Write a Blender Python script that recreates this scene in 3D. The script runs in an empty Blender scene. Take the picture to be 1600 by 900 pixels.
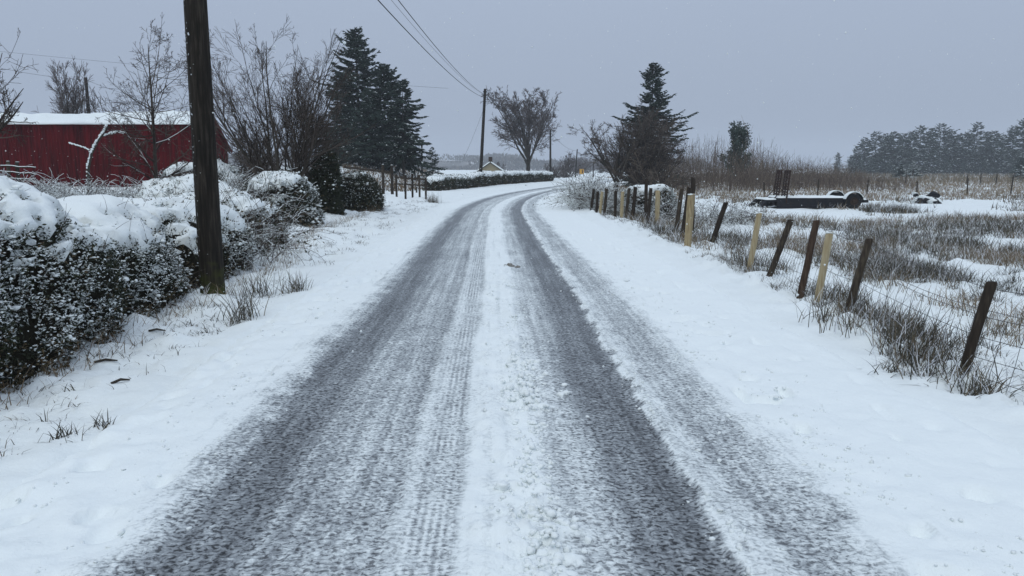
import bpy, bmesh, math, random
import numpy as np
from mathutils import Vector, Matrix

SC = bpy.context.scene
COL = SC.collection
R = math.radians
rng = np.random.default_rng(7)

# ------------------------------------------------------------------ camera
CAM_H = 1.6
FPX = 1186.0                       # focal length in photo pixels (1600 wide)
PITCH = math.atan(186 / FPX)       # horizon at photo row 264
cam_d = bpy.data.cameras.new('camera')
cam_d.sensor_width = 36
cam_d.lens = 36 * FPX / 1600
cam_d.clip_start = 0.05
cam_d.clip_end = 5000
cam = bpy.data.objects.new('camera', cam_d)
COL.objects.link(cam)
cam.location = (0, 0, CAM_H)
cam.rotation_euler = (math.pi / 2 - PITCH, 0, 0)
SC.camera = cam

# ------------------------------------------------------------------ sky, overcast
SUN_EL, SUN_AZ = 58, 200
world = bpy.data.worlds.new('World')
SC.world = world
world.use_nodes = True
wn, wl = world.node_tree.nodes, world.node_tree.links
wn.clear()
w_out = wn.new('ShaderNodeOutputWorld')
w_bg = wn.new('ShaderNodeBackground')
w_sky = wn.new('ShaderNodeTexSky')
w_sky.sky_type = 'NISHITA'
w_sky.sun_disc = False
w_sky.sun_elevation = R(SUN_EL)
w_sky.sun_rotation = R(SUN_AZ)
w_sky.dust_density = 4
w_hs = wn.new('ShaderNodeHueSaturation')
w_hs.inputs['Saturation'].default_value = 0.3
w_mix = wn.new('ShaderNodeMixRGB')
w_mix.inputs[0].default_value = 0.92
# even cloud deck, brightening towards the zenith as an overcast sky does: L = Lh (1 + sin e)
w_tc = wn.new('ShaderNodeTexCoord'); w_sp = wn.new('ShaderNodeSeparateXYZ'); wl.new(w_tc.outputs['Generated'], w_sp.inputs[0])
w_cl = wn.new('ShaderNodeClamp'); wl.new(w_sp.outputs['Z'], w_cl.inputs[0])
w_ad = wn.new('ShaderNodeMath'); w_ad.operation = 'ADD'; w_ad.inputs[1].default_value = 1.0; wl.new(w_cl.outputs[0], w_ad.inputs[0])
w_vm = wn.new('ShaderNodeVectorMath'); w_vm.operation = 'SCALE'; w_vm.inputs[0].default_value = (3.2, 3.85, 5.0); wl.new(w_ad.outputs[0], w_vm.inputs['Scale'])
wl.new(w_vm.outputs[0], w_mix.inputs[2])
wl.new(w_sky.outputs[0], w_hs.inputs['Color'])
wl.new(w_hs.outputs[0], w_mix.inputs[1])
wl.new(w_mix.outputs[0], w_bg.inputs['Color'])
w_bg.inputs['Strength'].default_value = 0.1
wl.new(w_bg.outputs[0], w_out.inputs['Surface'])

sun_d = bpy.data.lights.new('sun', 'SUN')
sun_d.energy = 0.75
sun_d.angle = R(50)
sun_d.color = (1.0, 1.0, 0.86)
sun = bpy.data.objects.new('sun', sun_d)
COL.objects.link(sun)
sun.rotation_euler = (R(90 - SUN_EL), 0, R(180 - SUN_AZ))

SC.view_settings.view_transform = 'Standard'
SC.view_settings.look = 'None'
SC.view_settings.exposure = 0.0
SC.view_settings.gamma = 1.0
SC.render.engine = 'CYCLES'
SC.cycles.use_denoising = True
SC.cycles.max_bounces = 6
SC.cycles.volume_bounces = 2
SC.cycles.transparent_max_bounces = 8

# ------------------------------------------------------------------ pixel helpers
_s, _c = math.sin(PITCH), math.cos(PITCH)
def gp(px, py, z=0.0):
    a = (px - 800) / FPX; b = (450 - py) / FPX
    t = (z - CAM_H) / (-_s + b * _c)
    return a * t, (_c + b * _s) * t
def at(px, py, Y):
    a = (px - 800) / FPX; b = (450 - py) / FPX
    t = Y / (_c + b * _s)
    return a * t, CAM_H + (-_s + b * _c) * t

# ------------------------------------------------------------------ noise
_T2 = np.random.default_rng(11).random((256, 256))
_T3 = np.random.default_rng(12).random((64, 64, 64))
def vn2(x, y):
    x = np.asarray(x, float); y = np.asarray(y, float)
    ix = np.floor(x).astype(int); iy = np.floor(y).astype(int)
    fx = x - ix; fy = y - iy
    fx = fx * fx * (3 - 2 * fx); fy = fy * fy * (3 - 2 * fy)
    a = _T2[ix & 255, iy & 255]; b = _T2[(ix + 1) & 255, iy & 255]
    c = _T2[ix & 255, (iy + 1) & 255]; d = _T2[(ix + 1) & 255, (iy + 1) & 255]
    return (a * (1 - fx) + b * fx) * (1 - fy) + (c * (1 - fx) + d * fx) * fy
def fbm2(x, y, o=4):
    v = 0; amp = 0.5; tot = 0
    for i in range(o):
        v = v + amp * vn2(x * 2 ** i + 17.3 * i, y * 2 ** i + 5.1 * i); tot += amp; amp *= 0.5
    return v / tot
def vn3(P):
    I = np.floor(P).astype(int); F = P - I; F = F * F * (3 - 2 * F)
    v = 0
    for dx in (0, 1):
        for dy in (0, 1):
            for dz in (0, 1):
                w = (F[:, 0] if dx else 1 - F[:, 0]) * (F[:, 1] if dy else 1 - F[:, 1]) * (F[:, 2] if dz else 1 - F[:, 2])
                v = v + w * _T3[(I[:, 0] + dx) & 63, (I[:, 1] + dy) & 63, (I[:, 2] + dz) & 63]
    return v
def fbm3(P, o=3):
    v = 0; amp = 0.5; tot = 0
    for i in range(o):
        v = v + amp * vn3(P * 2 ** i + 7.7 * i); tot += amp; amp *= 0.5
    return v / tot
def sst(a, b, x):
    t = np.clip((np.asarray(x, float) - a) / (b - a), 0, 1)
    return t * t * (3 - 2 * t)

# ------------------------------------------------------------------ mesh helpers
def mk(name, V, quads=None, tris=None, mat=None, parent=None, smooth=False, attrs=None, uv=None):
    V = np.asarray(V, np.float32).reshape(-1, 3)
    q = np.zeros((0, 4), np.int32) if quads is None or len(quads) == 0 else np.asarray(quads, np.int32)
    t = np.zeros((0, 3), np.int32) if tris is None or len(tris) == 0 else np.asarray(tris, np.int32)
    me = bpy.data.meshes.new(name)
    me.vertices.add(len(V)); me.vertices.foreach_set('co', V.ravel())
    lv = np.concatenate([q.ravel(), t.ravel()]).astype(np.int32)
    me.loops.add(len(lv)); me.loops.foreach_set('vertex_index', lv)
    nf = len(q) + len(t)
    me.polygons.add(nf)
    st = np.concatenate([np.arange(len(q)) * 4, len(q) * 4 + np.arange(len(t)) * 3]).astype(np.int32)
    me.polygons.foreach_set('loop_start', st)
    me.polygons.foreach_set('use_smooth', np.full(nf, bool(smooth)))
    if attrs:
        for k, a in attrs.items():
            at_ = me.attributes.new(k, 'FLOAT', 'POINT')
            at_.data.foreach_set('value', np.asarray(a, np.float32))
    if uv is not None:
        u = me.uv_layers.new(name='UVMap')
        u.data.foreach_set('uv', np.asarray(uv, np.float32)[lv].ravel())
    me.update(); me.validate()
    if mat: me.materials.append(mat)
    o = bpy.data.objects.new(name, me)
    COL.objects.link(o)
    if parent: o.parent = parent
    return o
def empty(name, loc=(0, 0, 0), rz=0):
    o = bpy.data.objects.new(name, None); COL.objects.link(o)
    o.location = loc; o.rotation_euler = (0, 0, rz); o.empty_display_size = 0.2
    return o
def tag(o, label=None, cat=None, group=None, kind=None):
    if label: o['label'] = label
    if cat: o['category'] = cat
    if group: o['group'] = group
    if kind: o['kind'] = kind
    return o
def dup(root, loc, rz=0, scale=None, label=None, group=None):
    r = root.copy(); COL.objects.link(r); r.location = loc; r.rotation_euler = (0, 0, rz)
    if scale: r.scale = scale if isinstance(scale, tuple) else (scale,) * 3
    if label: r['label'] = label
    if group: r['group'] = group
    for ch in list(root.children):
        c = ch.copy(); COL.objects.link(c); c.parent = r
    return r

STUFF_PARTS = {'snow', 'twig', 'snow_clump', 'foliage', 'crown', 'stem', 'blade', 'stone'}   # leaves, twigs and crumbs too small to pick apart
class Geo:
    """collects quads/tris with a per-vertex tone"""
    def __init__(s): s.V = []; s.Q = []; s.T = []; s.A = []; s.n = 0
    def add(s, V, Q=None, T=None, tone=0.5):
        V = np.asarray(V, float).reshape(-1, 3)
        if Q is not None and len(Q): s.Q.append(np.asarray(Q) + s.n)
        if T is not None and len(T): s.T.append(np.asarray(T) + s.n)
        s.A.append(np.broadcast_to(np.asarray(tone, float), (len(V),))); s.V.append(V); s.n += len(V)
    def tubes(s, P, Rr, k=4, cap=False, tone=0.5):
        """P (B,n,3) polylines, Rr (B,n) radii"""
        P = np.asarray(P, float); Rr = np.asarray(Rr, float)
        if P.ndim == 2: P = P[None]; Rr = Rr[None]
        B, n = P.shape[:2]
        T = np.gradient(P, axis=1); T /= np.linalg.norm(T, axis=2, keepdims=True) + 1e-9
        m = T.mean(axis=1, keepdims=True)
        ref = np.where(np.abs(m[..., 2:3]) > 0.8, np.array([1.0, 0.13, 0]), np.array([0, 0.1, 1.0]))
        N = np.cross(T, ref); N /= np.linalg.norm(N, axis=2, keepdims=True) + 1e-9
        Bn = np.cross(T, N)
        a = np.arange(k) * 2 * np.pi / k
        V = P[:, :, None, :] + Rr[:, :, None, None] * (np.cos(a)[None, None, :, None] * N[:, :, None, :] + np.sin(a)[None, None, :, None] * Bn[:, :, None, :])
        idx = np.arange(B * n * k).reshape(B, n, k)
        i0 = idx[:, :-1, :]; i1 = idx[:, 1:, :]
        Q = np.stack([i0, np.roll(i0, -1, 2), np.roll(i1, -1, 2), i1], -1).reshape(-1, 4)
        Tt = None
        if cap:
            tt = []
            for j in range(1, k - 1):
                tt.append(np.stack([idx[:, -1, 0], idx[:, -1, j], idx[:, -1, j + 1]], -1))
                tt.append(np.stack([idx[:, 0, 0], idx[:, 0, j + 1], idx[:, 0, j]], -1))
            Tt = np.concatenate(tt)
        tone = np.asarray(tone, float)
        if tone.ndim == 1: tone = np.repeat(tone, n * k)
        s.add(V, Q, Tt, tone)
    def box(s, c, size, rot=None, tone=0.5):
        c = np.array(c, float); h = np.array(size, float) / 2
        v = np.array([[x, y, z] for x in (-1, 1) for y in (-1, 1) for z in (-1, 1)], float) * h
        if rot is not None: v = v @ np.array(rot).T
        s.add(v + c, [[0, 1, 3, 2], [4, 6, 7, 5], [0, 4, 5, 1], [2, 3, 7, 6], [0, 2, 6, 4], [1, 5, 7, 3]], None, tone)
    def blades(s, base, dirs, length, width, droop, tone, seg=3):
        """curved tapered grass blades; base (B,3) dirs (B,3) unit"""
        B = len(base)
        t = np.linspace(0, 1, seg + 1)
        hor = dirs.copy(); hor[:, 2] = 0
        hn = np.linalg.norm(hor, axis=1, keepdims=True) + 1e-6; hor = hor / hn
        P = base[:, None, :] + dirs[:, None, :] * (length[:, None] * t)[..., None]
        P = P + hor[:, None, :] * (droop * length * 0.45)[:, None, None] * (t ** 2)[None, :, None]
        P[:, :, 2] -= (droop * length * 0.55)[:, None] * (t ** 2.2)[None, :]
        ang = rng.random(B) * np.pi
        side = np.stack([np.cos(ang), np.sin(ang), np.zeros(B)], 1)
        w = width[:, None] * (1 - t[None, :] ** 1.6) * 0.5 + 0.0006
        L = P - side[:, None, :] * w[..., None]; Rg = P + side[:, None, :] * w[..., None]
        V = np.stack([L, Rg], 2)
        idx = np.arange(B * (seg + 1) * 2).reshape(B, seg + 1, 2)
        Q = np.stack([idx[:, :-1, 0], idx[:, :-1, 1], idx[:, 1:, 1], idx[:, 1:, 0]], -1).reshape(-1, 4)
        s.add(V, Q, None, np.repeat(tone, (seg + 1) * 2))
    def leaves(s, base, dirs, length, width, tone, fold=0.0):
        """rhombic leaves of two triangles"""
        B = len(base)
        rv = rng.normal(size=(B, 3)); side = np.cross(dirs, rv); side /= np.linalg.norm(side, axis=1, keepdims=True) + 1e-9
        nrm = np.cross(dirs, side)
        mid = base + dirs * (length * 0.45)[:, None] + nrm * (fold * width)[:, None]
        V = np.stack([base, mid - side * (width / 2)[:, None], base + dirs * length[:, None], mid + side * (width / 2)[:, None]], 1)
        idx = np.arange(B * 4).reshape(B, 4)
        s.add(V, None, np.concatenate([idx[:, [0, 1, 2]], idx[:, [0, 2, 3]]]), np.repeat(tone, 4))
    def build(s, name, mat, parent=None, smooth=False):
        if s.n == 0: return None
        o = mk(name, np.concatenate(s.V), np.concatenate(s.Q) if s.Q else None, np.concatenate(s.T) if s.T else None, mat, parent, smooth, {'tone': np.concatenate(s.A)})
        if parent is not None and name in STUFF_PARTS: o['kind'] = 'stuff'
        return o

def ico(sub):
    bm = bmesh.new(); bmesh.ops.create_icosphere(bm, subdivisions=sub, radius=1)
    V = np.array([v.co[:] for v in bm.verts]); F = np.array([[v.index for v in f.verts] for f in bm.faces]); bm.free()
    return V, F
ICO = {k: ico(k) for k in (1, 2, 4, 5, 6)}
ICO[0] = (np.array([[1, 0, 0], [-1, 0, 0], [0, 1, 0], [0, -1, 0], [0, 0, 1], [0, 0, -1]], float), np.array([[0, 2, 4], [2, 1, 4], [1, 3, 4], [3, 0, 4], [2, 0, 5], [1, 2, 5], [3, 1, 5], [0, 3, 5]]))
def blobs(geo, C, rad, flat=0.7, jit=0.3, tone=0.5, sub=1):
    """small lumpy blobs at C (B,3)"""
    V, F = ICO[sub]
    B = len(C)
    if B == 0: return
    j = 1 + jit * (rng.random((B, len(V), 1)) - 0.5) * 2
    sc = rad[:, None, None] * (1 + 0.5 * (rng.random((B, 1, 3)) - 0.5)) * np.array([1, 1, flat])
    P = V[None] * j * sc + C[:, None, :]
    T = (F[None] + (np.arange(B) * len(V))[:, None, None]).reshape(-1, 3)
    geo.add(P, None, T, tone)

# ------------------------------------------------------------------ materials
MATS = {}
def mat_base(name):
    m = bpy.data.materials.new(name); m.use_nodes = True
    nt = m.node_tree
    return m, nt.nodes, nt.links, nt.nodes['Principled BSDF']
def ramp(n, stops):
    r = n.new('ShaderNodeValToRGB')
    el = r.color_ramp.elements
    while len(el) < len(stops): el.new(0.5)
    for e, (p, c) in zip(el, stops): e.position = p; e.color = (*c, 1)
    return r
def tone_mat(name, stops, rough=0.8, noise=None, spec=0.2, bump=0.0, stretch=1.0):
    """colour from the mesh's 'tone' attribute, varied by a little noise"""
    m, n, l, b = mat_base(name)
    a = n.new('ShaderNodeAttribute'); a.attribute_name = 'tone'
    r = ramp(n, stops)
    if noise:
        tc = n.new('ShaderNodeTexCoord'); no = n.new('ShaderNodeTexNoise'); no.inputs['Scale'].default_value = noise[0]; no.inputs['Detail'].default_value = 5
        mpg = n.new('ShaderNodeMapping'); mpg.inputs['Scale'].default_value = (1, 1, stretch); l.new(tc.outputs['Object'], mpg.inputs['Vector']); l.new(mpg.outputs[0], no.inputs['Vector'])
        ma = n.new('ShaderNodeMath'); ma.operation = 'MULTIPLY_ADD'; ma.inputs[1].default_value = noise[1]
        mb = n.new('ShaderNodeMath'); mb.operation = 'SUBTRACT'; mb.inputs[1].default_value = noise[1] / 2
        l.new(no.outputs['Fac'], ma.inputs[0]); l.new(a.outputs['Fac'], ma.inputs[2]); l.new(ma.outputs[0], mb.inputs[0]); l.new(mb.outputs[0], r.inputs['Fac'])
        if bump:
            bp = n.new('ShaderNodeBump'); bp.inputs['Strength'].default_value = bump; bp.inputs['Distance'].default_value = 0.01
            l.new(no.outputs['Fac'], bp.inputs['Height']); l.new(bp.outputs[0], b.inputs['Normal'])
    else:
        l.new(a.outputs['Fac'], r.inputs['Fac'])
    l.new(r.outputs[0], b.inputs['Base Color'])
    b.inputs['Roughness'].default_value = rough
    b.inputs['Specular IOR Level'].default_value = spec
    MATS[name] = m
    return m

SNOW_C = (0.85, 0.89, 0.88)
def snow_mat(name, scales=((9, 0.5, 0.03), (45, 0.5, 0.008)), col=SNOW_C):
    m, n, l, b = mat_base(name)
    tc = n.new('ShaderNodeTexCoord')
    prev = None
    for sc, st, dist in scales:
        no = n.new('ShaderNodeTexNoise'); no.inputs['Scale'].default_value = sc; no.inputs['Detail'].default_value = 6; no.inputs['Roughness'].default_value = 0.6
        l.new(tc.outputs['Object'], no.inputs['Vector'])
        bp = n.new('ShaderNodeBump'); bp.inputs['Strength'].default_value = st; bp.inputs['Distance'].default_value = dist
        l.new(no.outputs['Fac'], bp.inputs['Height'])
        if prev: l.new(prev.outputs[0], bp.inputs['Normal'])
        prev = bp
    l.new(prev.outputs[0], b.inputs['Normal'])
    no2 = n.new('ShaderNodeTexNoise'); no2.inputs['Scale'].default_value = 1.7; no2.inputs['Detail'].default_value = 4
    l.new(tc.outputs['Object'], no2.inputs['Vector'])
    r = ramp(n, [(0.3, tuple(c * 0.94 for c in col)), (0.7, col)])
    l.new(no2.outputs['Fac'], r.inputs['Fac']); l.new(r.outputs[0], b.inputs['Base Color'])
    b.inputs['Roughness'].default_value = 0.75
    b.inputs['Specular IOR Level'].default_value = 0.15
    MATS[name] = m
    return m
M_SNOW = snow_mat('snow', ((14, 0.5, 0.025), (60, 0.4, 0.005)))
M_SNOWCLUMP = snow_mat('snow_clump', ((60, 0.5, 0.006),))

M_BARK = tone_mat('bark', [(0, (0.012, 0.010, 0.008)), (0.5, (0.05, 0.042, 0.034)), (1, (0.13, 0.115, 0.10))], 0.9, (14, 0.5), 0.1, 0.6)
M_TWIG = tone_mat('twig', [(0, (0.02, 0.014, 0.011)), (0.5, (0.055, 0.042, 0.034)), (1, (0.12, 0.095, 0.08))], 0.9)
M_PURPLETWIG = tone_mat('purple_twig', [(0, (0.035, 0.027, 0.026)), (1, (0.13, 0.105, 0.10))], 0.9)
M_NEEDLE = tone_mat('needles', [(0, (0.010, 0.018, 0.014)), (0.5, (0.024, 0.040, 0.030)), (1, (0.05, 0.075, 0.058))], 0.7)
M_LEAF = tone_mat('hedge_leaf', [(0, (0.009, 0.012, 0.006)), (0.5, (0.024, 0.030, 0.012)), (0.85, (0.05, 0.052, 0.02)), (1, (0.11, 0.075, 0.038))], 0.55, None, 0.3)
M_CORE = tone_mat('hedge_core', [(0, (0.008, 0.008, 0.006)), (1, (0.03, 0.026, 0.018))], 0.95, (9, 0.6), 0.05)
M_RUSH = tone_mat('rush', [(0, (0.03, 0.031, 0.025)), (0.35, (0.074, 0.068, 0.050)), (0.6, (0.145, 0.118, 0.080)), (0.8, (0.22, 0.165, 0.105)), (0.86, (0.45, 0.45, 0.45)), (1, (0.8, 0.82, 0.86))], 0.8)
M_STRAW = tone_mat('dead_grass', [(0, (0.07, 0.05, 0.03)), (0.5, (0.18, 0.125, 0.075)), (0.85, (0.28, 0.21, 0.13)), (1, (0.6, 0.6, 0.6))], 0.85)
M_SCRUB = tone_mat('scrub_stems', [(0, (0.035, 0.025, 0.019)), (0.6, (0.10, 0.072, 0.055)), (1, (0.22, 0.18, 0.14))], 0.9)
M_STEEL = tone_mat('dark_steel', [(0, (0.008, 0.009, 0.012)), (0.5, (0.02, 0.021, 0.025)), (1, (0.07, 0.045, 0.03))], 0.8, (6, 0.5), 0.1, 0.2)
M_RUST = tone_mat('rusty_steel', [(0, (0.012, 0.010, 0.010)), (0.5, (0.035, 0.022, 0.018)), (1, (0.10, 0.045, 0.025))], 0.8, (9, 0.7), 0.2, 0.3)
M_RUBBER = tone_mat('rubber', [(0, (0.008, 0.008, 0.009)), (1, (0.03, 0.03, 0.032))], 0.85, (20, 0.4), 0.2)
M_WIRE = tone_mat('wire', [(0, (0.02, 0.02, 0.022)), (1, (0.10, 0.095, 0.09))], 0.6, None, 0.4)
M_CABLE = tone_mat('cable', [(0, (0.010, 0.010, 0.012)), (1, (0.03, 0.03, 0.034))], 0.6)
M_OLDWOOD = tone_mat('old_wood', [(0, (0.014, 0.011, 0.009)), (0.5, (0.04, 0.031, 0.024)), (1, (0.11, 0.09, 0.065))], 0.9, (40, 1.3), 0.1, 1.0, 0.15)
M_BROWNWOOD = tone_mat('brown_wood', [(0, (0.018, 0.012, 0.009)), (0.5, (0.05, 0.033, 0.024)), (1, (0.11, 0.075, 0.055))], 0.9, (36, 1.2), 0.1, 1.0, 0.15)
M_NEWWOOD = tone_mat('new_wood', [(0, (0.17, 0.12, 0.065)), (0.5, (0.36, 0.285, 0.165)), (1, (0.47, 0.41, 0.28))], 0.8, (34, 1.3), 0.2, 0.8, 0.15)

def pole_mat():
    m, n, l, b = mat_base('pole_wood')
    tc = n.new('ShaderNodeTexCoord')
    mp = n.new('ShaderNodeMapping'); mp.inputs['Scale'].default_value = (14, 14, 1.1)
    no = n.new('ShaderNodeTexNoise'); no.inputs['Scale'].default_value = 2; no.inputs['Detail'].default_value = 8; no.inputs['Roughness'].default_value = 0.65
    l.new(tc.outputs['Object'], mp.inputs['Vector']); l.new(mp.outputs[0], no.inputs['Vector'])
    r = ramp(n, [(0.3, (0.007, 0.006, 0.005)), (0.52, (0.022, 0.018, 0.014)), (0.75, (0.065, 0.055, 0.043))])
    l.new(no.outputs['Fac'], r.inputs['Fac'])
    # moss at the foot, lichen and driven snow on the weather side
    no2 = n.new('ShaderNodeTexNoise'); no2.inputs['Scale'].default_value = 7; no2.inputs['Detail'].default_value = 6
    l.new(tc.outputs['Object'], no2.inputs['Vector'])
    sx = n.new('ShaderNodeSeparateXYZ'); l.new(tc.outputs['Object'], sx.inputs[0])
    mr = n.new('ShaderNodeMapRange'); mr.inputs[1].default_value = 0.75; mr.inputs[2].default_value = 0.0; mr.inputs[3].default_value = -0.25; mr.inputs[4].default_value = 0.35
    l.new(sx.outputs['Z'], mr.inputs[0])
    ad = n.new('ShaderNodeMath'); ad.operation = 'ADD'; l.new(no2.outputs['Fac'], ad.inputs[0]); l.new(mr.outputs[0], ad.inputs[1])
    g = ramp(n, [(0.5, (0, 0, 0)), (0.85, (1, 1, 1))]); l.new(ad.outputs[0], g.inputs['Fac'])
    mx = n.new('ShaderNodeMixRGB'); mx.inputs[2].default_value = (0.045, 0.05, 0.013, 1)
    l.new(g.outputs[0], mx.inputs[0]); l.new(r.outputs[0], mx.inputs[1])
    no3 = n.new('ShaderNodeTexNoise'); no3.inputs['Scale'].default_value = 24; no3.inputs['Detail'].default_value = 5
    l.new(tc.outputs['Object'], no3.inputs['Vector'])
    ge = n.new('ShaderNodeNewGeometry')
    vd = n.new('ShaderNodeVectorMath'); vd.operation = 'DOT_PRODUCT'; vd.inputs[1].default_value = (-0.95, -0.3, 0.1)
    l.new(ge.outputs['Normal'], vd.inputs[0])
    m2 = n.new('ShaderNodeMath'); m2.operation = 'MULTIPLY_ADD'; m2.inputs[1].default_value = 0.16; l.new(vd.outputs['Value'], m2.inputs[0]); l.new(no3.outputs['Fac'], m2.inputs[2])
    g2 = ramp(n, [(0.765, (0, 0, 0)), (0.80, (1, 1, 1))]); l.new(m2.outputs[0], g2.inputs['Fac'])
    mx2 = n.new('ShaderNodeMixRGB'); mx2.inputs[2].default_value = (0.6, 0.63, 0.67, 1)
    l.new(g2.outputs[0], mx2.inputs[0]); l.new(mx.outputs[0], mx2.inputs[1])
    l.new(mx2.outputs[0], b.inputs['Base Color'])
    bp = n.new('ShaderNodeBump'); bp.inputs['Strength'].default_value = 0.8; bp.inputs['Distance'].default_value = 0.015
    l.new(no.outputs['Fac'], bp.inputs['Height']); l.new(bp.outputs[0], b.inputs['Normal'])
    b.inputs['Roughness'].default_value = 0.9; b.inputs['Specular IOR Level'].default_value = 0.15
    return m
M_POLE = pole_mat()

def red_mat():
    m, n, l, b = mat_base('red_sheeting')
    tc = n.new('ShaderNodeTexCoord')
    mp = n.new('ShaderNodeMapping'); mp.inputs['Scale'].default_value = (3, 3, 0.25)
    no = n.new('ShaderNodeTexNoise'); no.inputs['Scale'].default_value = 2; no.inputs['Detail'].default_value = 8
    l.new(tc.outputs['Object'], mp.inputs['Vector']); l.new(mp.outputs[0], no.inputs['Vector'])
    r = ramp(n, [(0.3, (0.030, 0.0016, 0.003)), (0.5, (0.075, 0.0025, 0.0045)), (0.72, (0.12, 0.005, 0.008))])
    l.new(no.outputs['Fac'], r.inputs['Fac']); l.new(r.outputs[0], b.inputs['Base Color'])
    b.inputs['Roughness'].default_value = 0.8; b.inputs['Specular IOR Level'].default_value = 0.08
    return m
M_RED = red_mat()

def road_mat():
    m, n, l, b = mat_base('slushy_road')
    uv = n.new('ShaderNodeUVMap'); uv.uv_map = 'UVMap'
    a = n.new('ShaderNodeAttribute'); a.attribute_name = 'cover'
    tr = n.new('ShaderNodeAttribute'); tr.attribute_name = 'tread'
    tr.location = (-900, 0)
    mp = n.new('ShaderNodeMapping'); mp.inputs['Scale'].default_value = (36, 44, 1); l.new(uv.outputs[0], mp.inputs['Vector'])
    n1 = n.new('ShaderNodeTexNoise'); n1.inputs['Scale'].default_value = 1.0; n1.inputs['Detail'].default_value = 4; n1.inputs['Roughness'].default_value = 0.6; n1.inputs['Distortion'].default_value = 0.6
    l.new(mp.outputs[0], n1.inputs['Vector'])
    mp2 = n.new('ShaderNodeMapping'); mp2.inputs['Scale'].default_value = (16, 0.4, 1); l.new(uv.outputs[0], mp2.inputs['Vector'])
    n2 = n.new('ShaderNodeTexNoise'); n2.inputs['Scale'].default_value = 1.0; n2.inputs['Detail'].default_value = 4   # streaks along the tracks
    l.new(mp2.outputs[0], n2.inputs['Vector'])
    # tread lines: ribs along the travel direction cut by short cross bars
    sp = n.new('ShaderNodeSeparateXYZ'); l.new(uv.outputs[0], sp.inputs[0])
    def M(op, x, y=None, v=None):
        k = n.new('ShaderNodeMath'); k.operation = op
        l.new(x, k.inputs[0])
        if y is not None: l.new(y, k.inputs[1])
        elif v is not None: k.inputs[1].default_value = v
        return k.outputs[0]
    ribs = M('SINE', M('MULTIPLY', sp.outputs['X'], v=2 * math.pi / 0.036))
    bars = M('SINE', M('MULTIPLY', sp.outputs['Y'], v=2 * math.pi / 0.032))
    tread0 = M('MULTIPLY', M('ADD', M('MULTIPLY', ribs, v=0.13), M('MULTIPLY', bars, v=0.05)), tr.outputs['Fac'])
    n5 = n.new('ShaderNodeTexNoise'); n5.inputs['Scale'].default_value = 2.2; n5.inputs['Detail'].default_value = 3; l.new(uv.outputs[0], n5.inputs['Vector'])
    k5 = n.new('ShaderNodeMapRange'); k5.inputs[1].default_value = 0.34; k5.inputs[2].default_value = 0.58; l.new(n5.outputs['Fac'], k5.inputs[0])
    tread = M('MULTIPLY', tread0, k5.outputs[0])
    # slush whose greyness follows the cover, with small dark pits where the wet asphalt shows
    n4 = n.new('ShaderNodeTexNoise'); n4.inputs['Scale'].default_value = 1.0; n4.inputs['Detail'].default_value = 3; n4.inputs['Roughness'].default_value = 0.6
    mp4 = n.new('ShaderNodeMapping'); mp4.inputs['Scale'].default_value = (7, 11, 1); l.new(uv.outputs[0], mp4.inputs['Vector']); l.new(mp4.outputs[0], n4.inputs['Vector'])
    v1 = M('MULTIPLY', M('SUBTRACT', n1.outputs['Fac'], v=0.5), v=1.25)
    v2 = M('MULTIPLY', M('SUBTRACT', n2.outputs['Fac'], v=0.5), v=0.5)
    v4 = M('MULTIPLY', M('SUBTRACT', n4.outputs['Fac'], v=0.5), v=0.35)
    amp = n.new('ShaderNodeMapRange'); amp.inputs[1].default_value = 0.75; amp.inputs[2].default_value = 1.05; amp.inputs[3].default_value = 1; amp.inputs[4].default_value = 0.15
    l.new(a.outputs['Fac'], amp.inputs[0])
    tex = M('MULTIPLY', M('ADD', v1, v4), amp.outputs[0])
    val = M('ADD', M('ADD', M('ADD', a.outputs['Fac'], tex), v2), tread)
    r = ramp(n, [(0.08, (0.030, 0.031, 0.033)), (0.22, (0.09, 0.096, 0.102)), (0.38, (0.19, 0.203, 0.215)), (0.60, (0.36, 0.385, 0.40)), (0.80, (0.66, 0.70, 0.70)), (0.94, SNOW_C)])
    l.new(val, r.inputs['Fac'])
    pn = n.new('ShaderNodeMapRange'); pn.inputs[1].default_value = 0.475; pn.inputs[2].default_value = 0.40; pn.inputs[3].default_value = 0.0; pn.inputs[4].default_value = 0.85
    l.new(n1.outputs['Fac'], pn.inputs[0])
    pc = n.new('ShaderNodeMapRange'); pc.inputs[1].default_value = 0.40; pc.inputs[2].default_value = 0.95; pc.inputs[3].default_value = 1.0; pc.inputs[4].default_value = 0.0
    l.new(a.outputs['Fac'], pc.inputs[0])
    mxp = n.new('ShaderNodeMixRGB'); mxp.inputs[2].default_value = (0.022, 0.023, 0.025, 1)
    l.new(M('MULTIPLY', pn.outputs[0], pc.outputs[0]), mxp.inputs[0]); l.new(r.outputs[0], mxp.inputs[1]); l.new(mxp.outputs[0], b.inputs['Base Color'])
    ro = n.new('ShaderNodeMapRange'); ro.inputs[1].default_value = 0.1; ro.inputs[2].default_value = 0.6; ro.inputs[3].default_value = 0.42; ro.inputs[4].default_value = 0.8
    l.new(val, ro.inputs[0]); l.new(ro.outputs[0], b.inputs['Roughness'])
    b.inputs['Specular IOR Level'].default_value = 0.25
    cl = M('MINIMUM', val, v=1.1)
    bp = n.new('ShaderNodeBump'); bp.inputs['Strength'].default_value = 0.6; bp.inputs['Distance'].default_value = 0.012
    l.new(cl, bp.inputs['Height'])
    tc = n.new('ShaderNodeTexCoord'); n3 = n.new('ShaderNodeTexNoise'); n3.inputs['Scale'].default_value = 16; n3.inputs['Detail'].default_value = 8; n3.inputs['Roughness'].default_value = 0.62
    l.new(tc.outputs['Object'], n3.inputs['Vector'])
    h3 = M('MULTIPLY', n3.outputs['Fac'], cl)
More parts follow.
